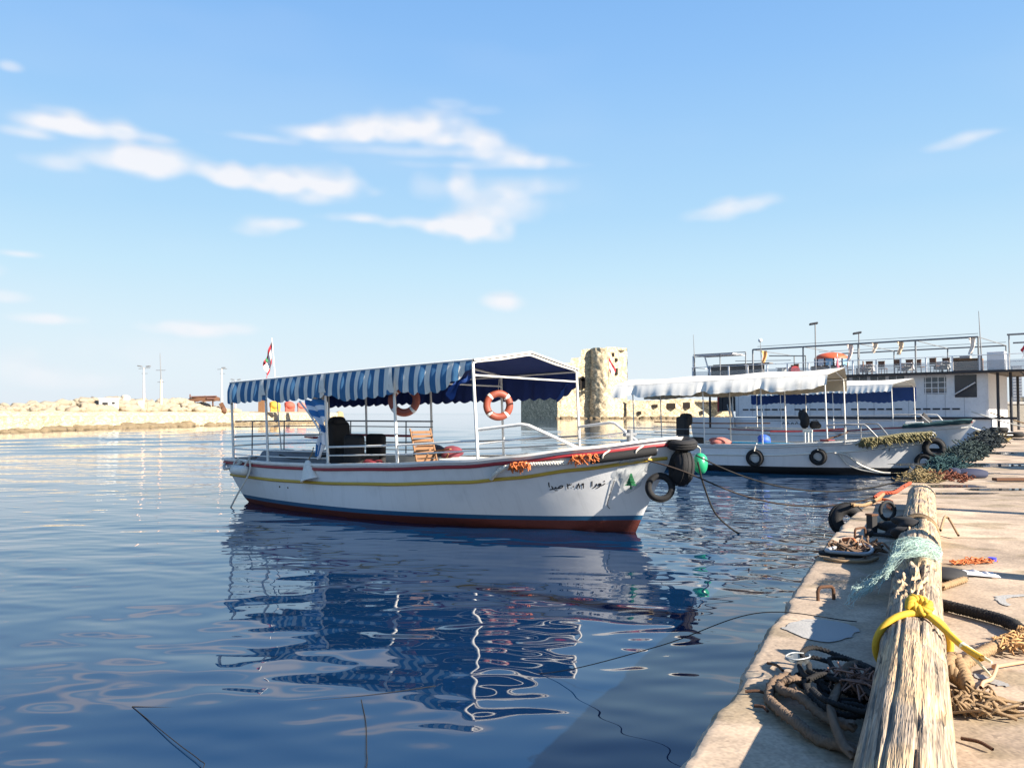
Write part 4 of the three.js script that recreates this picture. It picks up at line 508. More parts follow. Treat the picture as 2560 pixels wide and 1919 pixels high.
  part('wheelhouse_frame', [box(0.12, 2.1, 0.12, 20.6, 5.9, -0.3), bar([19.3, 5.4, 0], [19.7, 6.8, 0], 0.06, 6), box(3.4, 0.1, 2.2, 18.9, 7.0, 1.0)], mW, ship);
  part('bar_counter', [box(4.6, 1.1, 0.6, 17.2, 5.55, 0.4), box(4.8, 0.08, 0.75, 16.6, 6.12, 0.4)], mat([0.14, 0.125, 0.115], 0.8, { map: grime }), ship);
  for (const [s, z, y] of [[10.5, -0.2, 8.9], [8.4, 3, 8.3]]) { const pl = thing('deck_lamp', s > 9 ? 'taller thin lamp pole rising beside the orange-roofed booth' : 'shorter thin lamp pole over the upper deck of the ship', 'lamp', inS([s, 4.98, z]), 2.4, 'lamps on the ship'); part('pole', [bar([0, 0, 0], [0, y - 5, 0], 0.045, 6)], M.steel, pl); part('lamp_head', rbox(0.62, 0.14, 0.3, 0.05, 0.12, y - 4.98, 0, 0, 0.6, -0.2), mBlk, pl); }
  for (const [s, y, l] of [[20.4, 8.75, 'thin whip aerial at the far left end of the ship'], [-0.4, 8.9, 'bare flag mast at the right end of the ship'], [14.6, 7.9, 'slim pole with a round white lamp globe on the ship']]) { const pl = thing('mast', l, 'mast', inS([s, 4.98, -0.35])); part('pole', [bar([0, 0, 0], [-0.15, y - 5, 0], 0.05, 6, 0.018)], M.steel, pl); if (s === 14.6) part('globe', new THREE.SphereGeometry(0.16, 12, 8).translate(-0.15, 2.9, 0), mW, pl); }
  // booth with orange roof
  { const bo = thing('play_booth', 'round booth with orange roof and striped skirt on the upper deck', 'booth', inS([10.2, 4.98, 2.2])); const rf = new THREE.SphereGeometry(1.25, 20, 8, 0, Math.PI * 2, 0, Math.PI / 2).scale(1, 0.42, 1).translate(0, 1.35, 0); part('roof', rf, M.orange, bo); for (let k = 0; k < 12; k++) { const a = k / 12 * 6.283; part('skirt_panel', box(0.5, 0.55, 0.03, Math.cos(a) * 1.2, 1.1, Math.sin(a) * 1.2, 0, Math.PI / 2 - a, 0), k % 2 ? mat([0.5, 0.55, 0.6], 0.8) : mat([0.16, 0.3, 0.45], 0.8), bo); } part('cabinet', [box(1.1, 0.85, 0.7, 0.5, 0.43, -0.8), box(0.9, 0.85, 0.7, -0.7, 0.43, -0.8)], mat([0.2, 0.16, 0.12], 0.8), bo); part('white_front', box(0.4, 0.6, 0.04, -0.75, 0.4, -1.17), mat([0.6, 0.5, 0.32], 0.8), bo); }
  // deck furniture
  seed(61);
  const proto = thing('deck_chair', 'x', 'chair'); const cm = mat([0.12, 0.06, 0.035], 0.7); for (const [x, z] of [[-0.2, -0.2], [0.2, -0.2], [-0.2, 0.2], [0.2, 0.2]]) part('leg', [bar([x, 0, z], [x, 0.45, z], 0.025, 6)], cm, proto); part('seat', box(0.48, 0.06, 0.48, 0, 0.46, 0), cm, proto); part('backrest', [box(0.05, 0.42, 0.46, -0.23, 0.75, 0), box(0.05, 0.06, 0.5, -0.23, 0.97, 0)], cm, proto);
  const cs = [[7.6, 0.6, 0.2], [7.0, 0.7, 2.9], [6.3, 1.6, 0], [4.9, 0.5, 0.1], [4.3, 0.6, 3.0], [3.7, 1.4, 0.4], [2.6, 0.5, 0.2], [2.0, 0.6, 3.1], [1.4, 1.4, 0], [8.6, 1.7, 1.2], [12.1, 0.6, 0.3], [12.8, 1.3, 2.8]];
  const cl = ['left chair of the pair by the folded parasol', 'chair facing left beside the left white table', 'chair behind the left white table', 'left chair at the middle white table', 'chair facing left beside the middle white table', 'chair behind the middle white table', 'left chair at the white table nearest the crate', 'chair beside the slatted crate', 'chair behind the white table nearest the crate', 'chair in the shade behind the folded parasol', 'chair in front of the red drum', 'chair beside the bar counter'];
  cs.forEach(([s, z, t], i) => { const o = i ? copyOf(proto) : proto; o.position.set(...inS([s, 4.98, z])); o.rotation.y = 2.4146 + t; tag(o, 'brown wooden deck ' + cl[i] + ' on the ship', 'chair', 'chairs on the ship deck'); });
  [[7.3, 1.3, 'white cloth table left of the middle on the ship deck'], [4.6, 1.2, 'white cloth table in the middle of the ship deck'], [2.3, 1.2, 'white cloth table nearest the crates on the ship deck'], [13.4, 0.9, 'white cloth table beside the bar counter on the ship deck']].forEach(([s, z, l]) => { const o = thing('deck_table', l, 'table', inS([s, 4.98, z]), 2.4, 'tables on the ship deck'); part('table_top', rbox(0.95, 0.05, 0.95, 0.02, 0, 0.74, 0), mW, o); part('cloth', new THREE.CylinderGeometry(0.5, 0.62, 0.5, 4, 1, true).rotateY(0.785).translate(0, 0.48, 0), M.canvas, o); part('pedestal', [bar([0, 0, 0], [0, 0.7, 0], 0.06, 8)], cm, o); });
  { const o = thing('crate_stack', 'brown slatted crate at the right end of the ship deck', 'crate', inS([0.6, 4.98, 0.4]), 2.4); for (let k = 0; k < 5; k++) part('slat', box(1.7, 0.13, 0.9, 0, 0.1 + k * 0.17, 0), M.brown, o); part('lid', box(0.6, 0.16, 0.6, 0.1, 0.95, 0), M.deckGrey, o); }
  { const o = thing('air_cabinet', 'white cabinet on the corner of the ship deck beside the flag mast', 'cabinet', inS([-1.2, 4.98, -0.1]), 2.4); part('case', rbox(1.0, 1.2, 0.7, 0.04, 0, 0.6, 0), mW, o); part('grille', box(0.5, 0.9, 0.03, 0.1, 0.6, 0.36), M.dullWhite, o); }
  { const o = thing('folded_parasol', 'pink folded parasol on the ship deck', 'parasol', inS([8.95, 4.98, -0.1])); part('folded_cover', new THREE.ConeGeometry(0.2, 1.3, 10).translate(0, 0.8, 0), mat([0.5, 0.12, 0.16], 0.9), o); part('pole', [bar([0, 0, 0], [0, 1.6, 0], 0.03, 6)], mW, o); }
  { const o = thing('red_barrel', 'red round drum behind the ship railing', 'drum', inS([12.3, 4.98, 0.1])); part('drum_body', new THREE.CylinderGeometry(0.36, 0.36, 0.7, 18).rotateX(Math.PI / 2).translate(0, 0.45, 0), M.red, o); }
  [[15.0, 0.8, 1.1, [0.55, 0.3, 0.12], 'orange cloth banner tied to the pergola corner'], [6.3, -0.35, 0.7, [0.6, 0.5, 0.4], 'beige cloth strip knotted to the third pergola post'], [4.6, -0.35, 0.9, [0.55, 0.42, 0.3], 'tan cloth strip hanging in the middle of the pergola'], [0.2, -0.35, 1.1, [0.65, 0.6, 0.55], 'white cloth strip hanging near the right end of the pergola'], [8.0, -0.35, 1.2, [0.62, 0.5, 0.46], 'pale pink cloth strip beside the folded parasol']].forEach(([s, z, h, c, l]) => { const o = solo('hanging_cloth_strip', grid(6, 10, (a, b) => [(a - 0.5) * 0.45 * (1 - 0.5 * b) + 0.1 * Math.sin(b * 4), -b * h, 0.08 * Math.sin(a * 8 + b * 5)]), mat(c, 0.9), l, 'cloth', 'cloth strips on the pergola'); o.position.set(...inS([s, 7.16, z])); });
  { const o = thing('ship_flag', 'red and white flag drooping from the brace at the right end of the ship', 'flag', inS([-2.9, 6.85, -0.1]), 2.4); const [a, b, c] = limpFlag(0.9, 0.7, 2); for (const [g, m] of [[a, mFlagRed], [b, mFlagWhite], [c, mFlagRed]]) part('flag_band', g, m, o); }
}

// ------------------------------------------------------------------ the ruined sea castle
const stoneTex = tex(1024, 1024, (x, y) => { const row = Math.floor(y / 32), off = hv(row, 3, 64) * 64, wd = 40 + 30 * hv(row, 9, 64), cx = Math.floor((x + off) / wd), v = hv(cx, row + 11, 999), fx = ((x + off) % wd) / wd, fy = (y % 32) / 32, jo = Math.min(Math.min(fx, 1 - fx) * wd, Math.min(fy, 1 - fy) * 32) < 2.2 ? 0.72 : 1, n = fbm(x / 90, y / 90, 5, 11), hole = smooth(0.72, 0.8, fbm(x / 22 + 40, y / 22, 4, 46)); const k = (0.8 + 0.26 * (v - 0.5) + 0.36 * (n - 0.5)) * jo * (1 - 0.42 * hole); return [k * 236, k * 215, k * 178]; });
const stoneBump = tex(512, 512, (x, y) => { const v = 255 * (0.7 * fbm(x / 24, y / 24, 5, 21) + 0.3 * (1 - smooth(0.6, 0.78, fbm(x / 10 + 9, y / 10, 3, 51)))); return [v, v, v]; }, false);
const mStone = mat(0xffffff, 0.95, { map: scaled(stoneTex, 1 / 14), bumpMap: scaled(stoneBump, 1 / 9), bumpScale: 0.22 });
{
  const castle = thing('sea_castle', 'ruined sandstone sea castle with round tower on the far water', 'castle', [0, 0, -340]);
  // walls between footprint points (x, depth beyond 340), each with its own ragged top
  const wall = (name, p, q, top, amp, n = 60) => { const L = Math.hypot(q[0] - p[0], q[1] - p[1]), nx = -(-(q[1] - p[1])) / L, nz = (q[0] - p[0]) / L; return part(name, grid(n, 30, (a, b) => { const x = lerp(p[0], q[0], a), d = lerp(p[1], q[1], a), h = typeof top === 'function' ? top(a) : top, r = (fbm(a * L * 0.25 + p[0], 3.3, 4) - 0.5) * amp, y = -0.5 + b * (h + r + 0.5), o = (fbm(a * L * 0.5 + p[0] * 3, y * 0.5, 4) - 0.5) * 0.9; return [x + nx * o * -1, y, -d + nz * o]; }, (a, b, P) => [a * L, P[1]]), mStone, castle); };
  wall('shaded_wall', [4.2, 26], [19.5, -2], (a) => 12.6 + 2 * a, 0.8); wall('front_wall', [19.5, -2], [35, 4], (a) => a < 0.08 ? 15 : a < 0.4 ? 23.8 + a * 1.5 : a < 0.68 ? 25.5 + 2 * a : 28.5 + 2 * a, 1.2, 90);
  wall('back_wall', [4.2, 26], [34, 30], 14, 0.8); wall('inner_wall', [35, 4], [34, 30], 26, 0.8); part('rampart', [box(17, 0.6, 26, 24, 12, -14)], mStone, castle);
  const tw = []; const cyl = grid(48, 40, (a, b) => { const th = a * 6.283, y = -0.5 + b * (31 + (fbm(a * 9, 7, 3) - 0.5) * 0.9), r = 5.0 + (1 - b) * 0.5 + (fbm(Math.cos(th) * 4 + 9, y * 0.5 + Math.sin(th) * 2, 4) - 0.5) * 1.3; return [39.4 + Math.cos(th) * r, y, -4 + Math.sin(th) * r]; }, (a, b, P) => [a * 32, P[1]]); tw.push(cyl, new THREE.CylinderGeometry(5, 5, 0.4, 24).translate(39.4, 29.8, -4)); part('round_tower', tw, mStone, castle);
  wall('tower_block', [40.5, -0.6], [50.6, 6.0], 31, 0.5); wall('tower_block', [50.6, 6.0], [48, 22], 31, 0.5); part('tower_roof', [box(11, 0.5, 16, 44, 30, -11)], mStone, castle);
  wall('curtain_wall', [50, 4], [100, 16], (a) => 8.3 - 0.4 * Math.sin(a * 9), 0.5, 120); part('wall_walk', [box(50, 0.5, 9, 77, 7.6, -17, 0, -0.235, 0)], mStone, castle);
  const dk = mat([0.03, 0.022, 0.016], 1);
  part('arched_opening', [box(2.2, 4.2, 1.6, 30.6, 15.2, -1.3), new THREE.CylinderGeometry(1.1, 1.1, 1.6, 12).rotateX(Math.PI / 2).translate(30.6, 17.3, -1.3)], dk, castle);
  for (const [x, y, w, h, z] of [[44, 27.8, 1.0, 1.4, -1.6], [45.6, 25.6, 0.9, 1.3, -2.6], [45.5, 20.5, 1.1, 2.8, -2.5], [47.5, 13, 0.8, 1.1, -3.8], [63, 5.6, 2.2, 1.2, -6.9], [70, 5.6, 4.6, 2.4, -8.7], [77.5, 5.9, 3.4, 2.6, -10.5], [56, 2.6, 1.2, 1.4, -5.3], [85, 2.8, 1.0, 1.6, -12.2]]) part('wall_opening', box(w, h, 1.6, x, y, z, 0, -0.24, 0), dk, castle);
  seed(70); const rk = []; for (let i = 0; i < 70; i++) { const x = rr(18, 99), d = x < 35 ? lerp(-3.4, 3, (x - 19) / 16) : x < 50 ? -3 + (x - 38) * 0.5 : 3 + (x - 50) * 0.24; rk.push(lumpy(rr(0.6, 1.5), 1, 0.7, 1.3, 1.3, 0.7, 1, i).translate(x, 0.1, -d + rr(0.3, 2.2))); } tag(part('foreshore_rocks', rk, mat([0.2, 0.15, 0.09], 0.95, { bumpMap: stoneBump, bumpScale: 0.3 }), castle), 'dark rocks at the waterline', undefined, undefined, 'stuff');
  const fl = thing('castle_flag', 'large red and white flag hanging on the castle tower', 'flag', [41.2, 0, -333.5], 0); part('staff', [bar([0, 15, -3], [0, 26.4, 0], 0.12, 6)], M.steel, fl); const [a, b, c] = limpFlag(6.5, 5.6, 1.2); for (const [g, m] of [[a, mFlagRed], [b, mFlagWhite], [c, mFlagRed]]) { g.translate(0, 26, 0); part('flag_band', g, m, fl); }
}

// ------------------------------------------------------------------ the mole on the left with its rubble and sheds
const mMole = mat(0xffffff, 0.95, { map: scaled(stoneTex, 1 / 9, 1 / 4.5), bumpMap: scaled(stoneBump, 1 / 4), bumpScale: 0.15 });
{
  const path = new THREE.CatmullRomCurve3([[-62, 0, -40], [-57.3, 0, -88], [-58.8, 0, -104], [-57.5, 0, -128], [-53.5, 0, -150], [-49, 0, -178], [-44.8, 0, -203]].map((p) => V(...p)));
  const prof = [[0.9, -1], [0.7, 0.1], [0.35, 0.5], [0.1, 1.6], [0, 2.3], [-0.3, 2.45], [-3, 2.5], [-9, 2.6], [-16, 2.6], [-16.5, -1]];
  const g = grid(260, prof.length - 1, (a, b) => { const t = clamp(a, 0, 1), p = path.getPointAt(t), d = path.getTangentAt(t), k = Math.round(b * (prof.length - 1)), [o, y] = prof[k], L = t * 170, n = [-d.z, d.x], end = smooth(0.985, 1, t), off = o + (k < 6 ? (fbm(L * 0.35, k * 2.2, 4) - 0.5) * (k < 4 ? 1.1 : 0.5) : 0); return [p.x + n[0] * off * (1 - end * 0.6), y + (k > 2 && k < 9 ? (fbm(L * 0.2, k, 3) - 0.5) * 0.35 : 0) - end * 0, p.z + n[1] * off * (1 - end * 0.6)]; }, (a, b, P) => [a * 170, P[1] + b * 6]);
  const mole = solo('mole', g, mMole, 'long pale stone mole on the left of the harbour', undefined, undefined, 'structure'); delete mole.userData.category;
  const on = (t, off, y = 2.5) => { const p = path.getPointAt(t), d = path.getTangentAt(t); return [p.x - d.z * -off * -1, y, p.z + d.x * off]; };
  const off = (x, d, y) => [x, y, -d];
  seed(81); const rub = []; for (let i = 0; i < 420; i++) { const t = rr(0.28, 0.72), far = rr(1, 7), p = path.getPointAt(t), d = path.getTangentAt(t), dens = smooth(0.32, 0.5, t) * (1 - smooth(0.62, 0.72, t)), r = rr(0.25, 0.6) + dens * rr(0, 0.6); rub.push(lumpy(r, 1, 0.8, 1.2, 1.2, 0.75, 1, i * 1.7).rotateY(rnd() * 6).translate(p.x + d.z * far, 2.55 + dens * rr(0, 1.6) * smooth(1, 4, far) + r * 0.2, p.z - d.x * far)); }
  solo('rubble_bank', rub, mat([0.44, 0.37, 0.27], 0.95, { bumpMap: stoneBump, bumpScale: 0.2 }), 'bank of pale broken rubble along the top of the mole', 'rubble', undefined, 'stuff');
  const rk = []; for (let i = 0; i < 240; i++) { const t = rr(0.25, 1), p = path.getPointAt(t), d = path.getTangentAt(t), r = rr(0.25, 0.75) * (t > 0.45 && t < 0.6 ? 1.4 : 1); rk.push(lumpy(r, 1, 0.7, 1.3, 1.3, 0.7, 1, i * 3).translate(p.x - d.z * rr(0.6, 1.7), 0.05, p.z + d.x * rr(0.6, 1.7))); }
  solo('shore_rocks', rk, mat([0.26, 0.2, 0.12], 0.95, { bumpMap: stoneBump, bumpScale: 0.2 }), 'brown weedy rocks at the foot of the mole', 'rocks', undefined, 'stuff');
  [[-66, 118, 1.2, 'big pale boulder left of the hut on the mole'], [-61.5, 124, 1.2, 'pale boulder in front of the mole rubble, below the lamp poles'], [-60.5, 135, 1.4, 'largest pale boulder below the rusty wreck'], [-64.5, 131, 1.6, 'pale boulder heaped between hut and rusty wreck'], [-58.3, 143, 1.2, 'pale boulder right of the rusty wreck']].forEach(([x, d, r, l], i) => { const o = solo('boulder', lumpy(r, 3, 0.6, 0.7, 1.4, 0.8, 1, i * 9), mat([0.5, 0.43, 0.33], 0.95, { bumpMap: stoneBump, bumpScale: 0.3 }), l, 'boulder', 'boulders on the mole'); o.position.set(x, 3.1, -d); });
  const hut = thing('hut', 'small white flat-roofed hut on the mole', 'hut', [-60.4, 2.45, -118], 0.5); part('wall', [box(2.6, 1.9, 2.2, 0, 0.95, 0)], M.dullWhite, hut); part('roof', box(2.9, 0.14, 2.5, 0, 1.97, 0), M.dullWhite, hut); part('door', box(0.75, 1.3, 0.06, -0.5, 0.75, 1.12), M.black, hut); part('window', box(0.4, 0.35, 0.06, 0.6, 1.3, 1.12), M.black, hut);
  const hut2 = thing('hut', 'low pale block shed right of the white hut', 'hut', [-60.5, 2.6, -126], 0.4); part('wall', [box(3.2, 1.7, 2, 0, 0.85, 0), lumpy(0.9, 2, 0.5, 1).translate(-1, 1.7, 0)], mat([0.5, 0.42, 0.32], 0.9), hut2); part('opening', [box(0.5, 0.5, 0.06, -0.5, 1.1, 1.02), box(0.5, 0.4, 0.06, 0.5, 0.9, 1.02)], M.black, hut2);
  const wk = thing('boat_wreck', 'rusty brown boat wreck lying on top of the rubble', 'wreck', [-57, 4.1, -146], 0.25); part('wreck_hull', [grid(24, 10, (a, b) => { const x = lerp(-3, 2.7, a), th = lerp(-0.2, 3.3, b), r = 0.75 * Math.pow(Math.max(0.02, 1 - Math.pow(Math.abs(x / 3.05), 2.5)), 0.5); return [x, Math.sin(th) * r * 1.1 + 0.5 + 0.12 * x * 0.3 + (fbm(a * 9, b * 9, 3) - 0.5) * 0.3, Math.cos(th) * r * 1.2]; })], M.rust, wk); part('wreck_deck', [box(4.6, 0.18, 1.6, -0.2, 1.25, 0, 0, 0, 0.03), box(0.2, 0.7, 0.2, -2.5, 1.3, 0), box(1.4, 0.3, 0.8, 1.2, 0.9, 0.7)], mat([0.13, 0.06, 0.045], 0.9), wk); part('prop', [bar([-1.8, -1.4, 0.5], [-1.6, 0.5, 0.4], 0.15, 6), bar([1.6, -1.4, 0.5], [1.5, 0.5, 0.4], 0.15, 6)], M.rust, wk);
  const sc = solo('scrap_iron', [box(0.8, 1.7, 0.5, 0, 0.8, 0, 0.2, 0.3, 0.5), lumpy(0.6, 2, 0.6, 1.5).translate(0.3, 0.3, 0.3)], M.rust, 'leaning rusty scrap beside the wreck', 'scrap'); sc.position.set(-54.3, 2.6, -148);
  const lamp = (x, d, h, l, heads) => { const o = thing('lamp_pole', l, 'lamp pole', [x, 2.5, -d], 0, 'lamp poles on the mole'); part('pole', [bar([0, 0, 0], [-0.15, h - 2.5, 0], 0.22, 8, 0.11)], mat([0.62, 0.45, 0.38], 0.8), o); if (heads) { part('bracket', [bar([-1, h - 2.6, 0], [0.9, h - 2.5, 0], 0.05, 6), bar([-0.5, h - 3.4, 0], [0.5, h - 3.4, 0], 0.04, 6)], M.steel, o); for (const s of heads) part('lamp_head', rbox(0.75, 0.2, 0.4, 0.06, s, h - 2.3 + Math.abs(s) * 0.15, 0, 0, 0, s * 0.2), M.steel, o); } return o; };
  lamp(-60.7, 130, 9.7, 'leftmost lamp pole on the mole, with two lamp heads', [-0.8, 0.6]); lamp(-55.2, 150, 10.7, 'lamp pole right of the rusty wreck', [0.2]); lamp(-59.3, 169, 9.2, 'lamp pole just above the stern end of the striped canopy', [-0.7, 0.7]);
  const ms = thing('signal_mast', 'tall thin mast between the lamp poles on the mole', 'mast', [-59.2, 2.5, -133]); part('pole', [bar([0, 0, 0], [-0.1, 5.4, 0], 0.24, 8, 0.16)], mat([0.6, 0.42, 0.34], 0.8), ms); part('topmast', [bar([-0.1, 5.4, 0], [-0.35, 9.9, 0], 0.1, 6, 0.04)], M.steel, ms); part('crosstree', [bar([-1, 7, 0], [0.6, 7, 0], 0.05, 6), bar([-0.7, 5, 0], [0.4, 5, 0], 0.05, 6)], M.steel, ms);
  const tent = (x, d, c, l, w) => { const o = thing('awning_stall', l, 'stall', [x, 2.55, -d], 0.4, 'coloured stalls on the mole'); part('awning', [lumpy(w, 3, 0.25, 0.8, 1, 0.75, 0.8).translate(0, 1.35, 0)], mat(c, 0.8), o); part('wall', box(w * 1.5, 1.3, w * 1.2, 0, 0.65, 0), mat(c, 0.8), o); };
  tent(-49.6, 165, [0.55, 0.3, 0.04], 'yellow-orange stall on the mole, seen below the striped valance', 1.25); tent(-46.8, 166, [0.45, 0.08, 0.05], 'red stall on the mole right of the yellow one', 1.2); tent(-45.9, 172, [0.5, 0.16, 0.12], 'pink stall on the mole, rightmost of the stalls', 1.1);
  const ds = solo('brown_shed', [box(1.2, 2.6, 1.4, 0, 1.3, 0), box(1.5, 0.15, 1.7, 0, 2.65, 0)], M.brown, 'narrow brown shed left of the yellow stall on the mole', 'shed'); ds.position.set(-52, 2.5, -164);
  const buoy = solo('sandy_block', lumpy(1.6, 3, 0.4, 0.8, 0.7, 1, 0.7), mat([0.42, 0.31, 0.17], 0.95, { bumpMap: stoneBump, bumpScale: 0.2 }), 'squat stone block at the very end of the mole', 'block'); buoy.position.set(-44.9, 1.2, -206);
}

// ------------------------------------------------------------------ town and sea wall at the right edge
{
  seed(91);
  const bl = (x, d, w, h, c, l, name = 'apartment_block') => { const o = thing(name, l, 'building', [x, 0, -d], -0.35, 'town beyond the harbour'); part('wall', box(w, h, w * 0.8, 0, h / 2, 0), mat(c, 0.85, { map: grime }), o); part('roof', box(w * 1.03, 0.8, w * 0.83, 0, h + 0.4, 0), mat([0.4, 0.4, 0.42], 0.9), o); const fl = Math.floor(h / 3.4), nw = Math.max(2, Math.floor(w / 3.2)); for (let j = 1; j < fl; j++) for (const sd of [0]) part('window_row', box(w * 0.9, 1.3, 0.3, 0, j * 3.4 + 0.6, w * 0.4 + 0.05), mat([0.17, 0.18, 0.22], 0.4), o); };
  bl(577, 900, 9, 56, [0.4, 0.42, 0.46], 'tall grey tower block at the right edge of the picture'); bl(556, 930, 18, 30, [0.6, 0.58, 0.55], 'pale apartment block left of the grey tower'); bl(541, 880, 14, 36, [0.62, 0.6, 0.58], 'white apartment block above the sea wall'); bl(570, 860, 22, 20, [0.6, 0.5, 0.36], 'low sandy building in front of the grey tower'); bl(585, 960, 16, 38, [0.55, 0.5, 0.47], 'pinkish block behind the grey tower, cut by the picture edge'); bl(527, 900, 16, 22, [0.55, 0.55, 0.57], 'pale low block seen between the ship deck supports'); bl(513, 930, 14, 28, [0.5, 0.52, 0.56], 'bluish block behind the ship deck supports');
  const hill = solo('town_hill', lumpy(60, 4, 0.25, 0.02, 2.6, 0.16, 1), mat([0.2, 0.2, 0.17], 0.95), 'low built-up rise behind the town', undefined, undefined, 'structure'); hill.position.set(600, -2, -990); delete hill.userData.category;
  const sw = thing('sea_wall', 'grey concrete sea wall beyond the end of the quay', 'wall', [54, 0.7, -90], -0.12); for (let k = 0; k < 12; k++) part('wall_panel', box(3.9, 2.5, 0.4, k * 4, 1.3, 0), mat([0.3, 0.28, 0.25], 0.9, { map: grime, bumpMap: stoneBump, bumpScale: 0.03 }), sw); part('coping', box(48, 0.25, 0.6, 22, 2.68, 0), mat([0.42, 0.4, 0.38], 0.9), sw);
  const bo = thing('harbour_booth', 'narrow sunlit cream booth beside the stern of the ship', 'booth', [41.6, 0.74, -69], 0.3); part('wall', [box(1.5, 3.9, 1.5, 0, 1.95, 0)], mat([0.62, 0.48, 0.28], 0.9, { map: grime }), bo); part('roof', box(1.8, 0.2, 1.8, 0, 4.0, 0), mat([0.5, 0.36, 0.22], 0.9), bo); part('door', box(0.3, 2.6, 0.06, 0.2, 1.8, 0.78), M.brown, bo); part('plinth', box(1.9, 1.2, 1.9, 0, 0.6, 0), M.whitePipe, bo);
}

// ------------------------------------------------------------------ the weathered log lying along the quay
const logTex = tex(1024, 1024, (x, y) => { const g = fbm(x / 5, y / 128, 5, 205), n = fbm(x / 128, y / 256, 4, 8), fine = vnoise(x / 1.6, y / 30, 640), wob = fbm(x / 60 + 3, y / 300, 3, 17) * 9, ck = Math.abs(((x + wob * 6) / 1024 * 9 + vnoise(x / 200, y / 500, 5)) % 1 - 0.5), crack = ck < 0.035 * smooth(0.4, 0.62, vnoise(Math.floor((x + wob * 6) / 1024 * 9) * 3.7, y / 210, 5)) * 2 ? 1 : 0, knot = smooth(0.7, 0.78, fbm(x / 40 + 7, y / 60 + 3, 3, 26)), k = 0.72 + 0.5 * (g - 0.5) + 0.32 * (n - 0.5) + 0.2 * (fine - 0.5) - 0.3 * crack - 0.12 * knot; const w = smooth(0.45, 0.65, n); return [k * lerp(205, 222, w), k * lerp(182, 188, w), k * lerp(156, 146, w)]; });
const logBump = tex(1024, 1024, (x, y) => { const g = fbm(x / 5, y / 128, 5, 205), fine = vnoise(x / 1.6, y / 30, 640), wob = fbm(x / 60 + 3, y / 300, 3, 17) * 9, ck = Math.abs(((x + wob * 6) / 1024 * 9 + vnoise(x / 200, y / 500, 5)) % 1 - 0.5), crack = ck < 0.035 * smooth(0.4, 0.62, vnoise(Math.floor((x + wob * 6) / 1024 * 9) * 3.7, y / 210, 5)) * 2 ? 1 : 0; const v = 255 * (0.6 * g + 0.3 * fine + 0.1 - 0.5 * crack); return [v, v, v]; }, false);
const LOGD = [0.465, -0.885], LOGP = [0.43, -1.0], LOGL = 12.55, LOGR = 0.158;
const logAt = (s, a, r, y0 = QY + 0.148) => { const up = Math.cos(a), sd = Math.sin(a); return [LOGP[0] + LOGD[0] * s - LOGD[1] * sd * r, y0 + up * r, LOGP[1] + LOGD[1] * s + LOGD[0] * sd * r]; };   // a: 0 on top, positive on the inland side
{
  const log = thing('timber_log', 'long weathered timber log lying along the quay edge', 'log');
  const rad = (s, a) => {
    let r = LOGR * (1 + 0.014 * s) * (1 + 0.05 * Math.sin(s * 0.9 + 1) + 0.03 * Math.sin(a * 2 + s * 0.4));
    const wob = fbm(s * 0.8, a * 0.5 + 5, 3) * 0.6; for (const [a0, d, s0, s1] of [[-0.35, 0.022, 0, 4.6], [0.22, 0.028, 0, 5.0], [0.62, 0.016, 1, 4.9], [-0.9, 0.018, 0, 5.4], [1.15, 0.014, 0, 12], [-0.1, 0.02, 6.5, 12], [0.5, 0.022, 5.9, 11], [-0.6, 0.02, 6.2, 12]]) { const q = Math.abs(a - a0 - (wob - 0.3) * 0.35); r -= d * (1 - smooth(0.0, 0.045, q)) * smooth(s0, s0 + 0.3, s) * (1 - smooth(s1 - 0.4, s1, s)) * (0.5 + vnoise(s * 2.2, a0 * 9)); }
    r += (fbm(a * 6 + 20, s * 0.9, 4) - 0.5) * 0.012 + (vnoise(a * 22 + 30, s * 1.6) - 0.5) * 0.005;
    const chip = smooth(4.15, 4.5, s) * (1 - smooth(5.45, 5.7, s)) * (1 - smooth(0.5, 1.0, Math.abs(a + 0.25))), brk = smooth(5.3, 5.42, s) * (1 - smooth(6.3, 6.75, s)) * (1 - smooth(0.35, 1.1, Math.abs(a + 0.75)));
    r += chip * (fbm(a * 9 + 3, s * 9, 4) - 0.6) * 0.13; r -= brk * (0.07 + 0.05 * fbm(a * 7, s * 6, 3));
    const far = smooth(7.2, 7.5, s) * (1 - smooth(8.3, 8.8, s)) * (1 - smooth(0.3, 0.9, Math.abs(a + 0.5))); r -= far * (0.03 + 0.05 * fbm(a * 8, s * 5, 3));
    return r;
  };
  const m = mat(0xffffff, 0.9, { map: logTex, bumpMap: logBump, bumpScale: 0.009 });
  part('trunk', grid(120, 560, (u, v) => { const a = (u - 0.5) * 6.2832, s = v * LOGL; return logAt(s, a, rad(s, a)); }, (u, v) => [u * 1.0, v * LOGL / 1.6]), m, log);
  for (const [s, k] of [[0, 1], [LOGL, -1]]) part('cut_end', grid(40, 4, (u, v) => { const a = (u - 0.5) * 6.2832; return logAt(s + k * (1 - v) * 0.004, a, rad(s, a) * v); }), mat([0.3, 0.22, 0.14], 0.95, { map: grime }), log);
}
const gp = ([x, d], y = QY) => [x, y, -d];
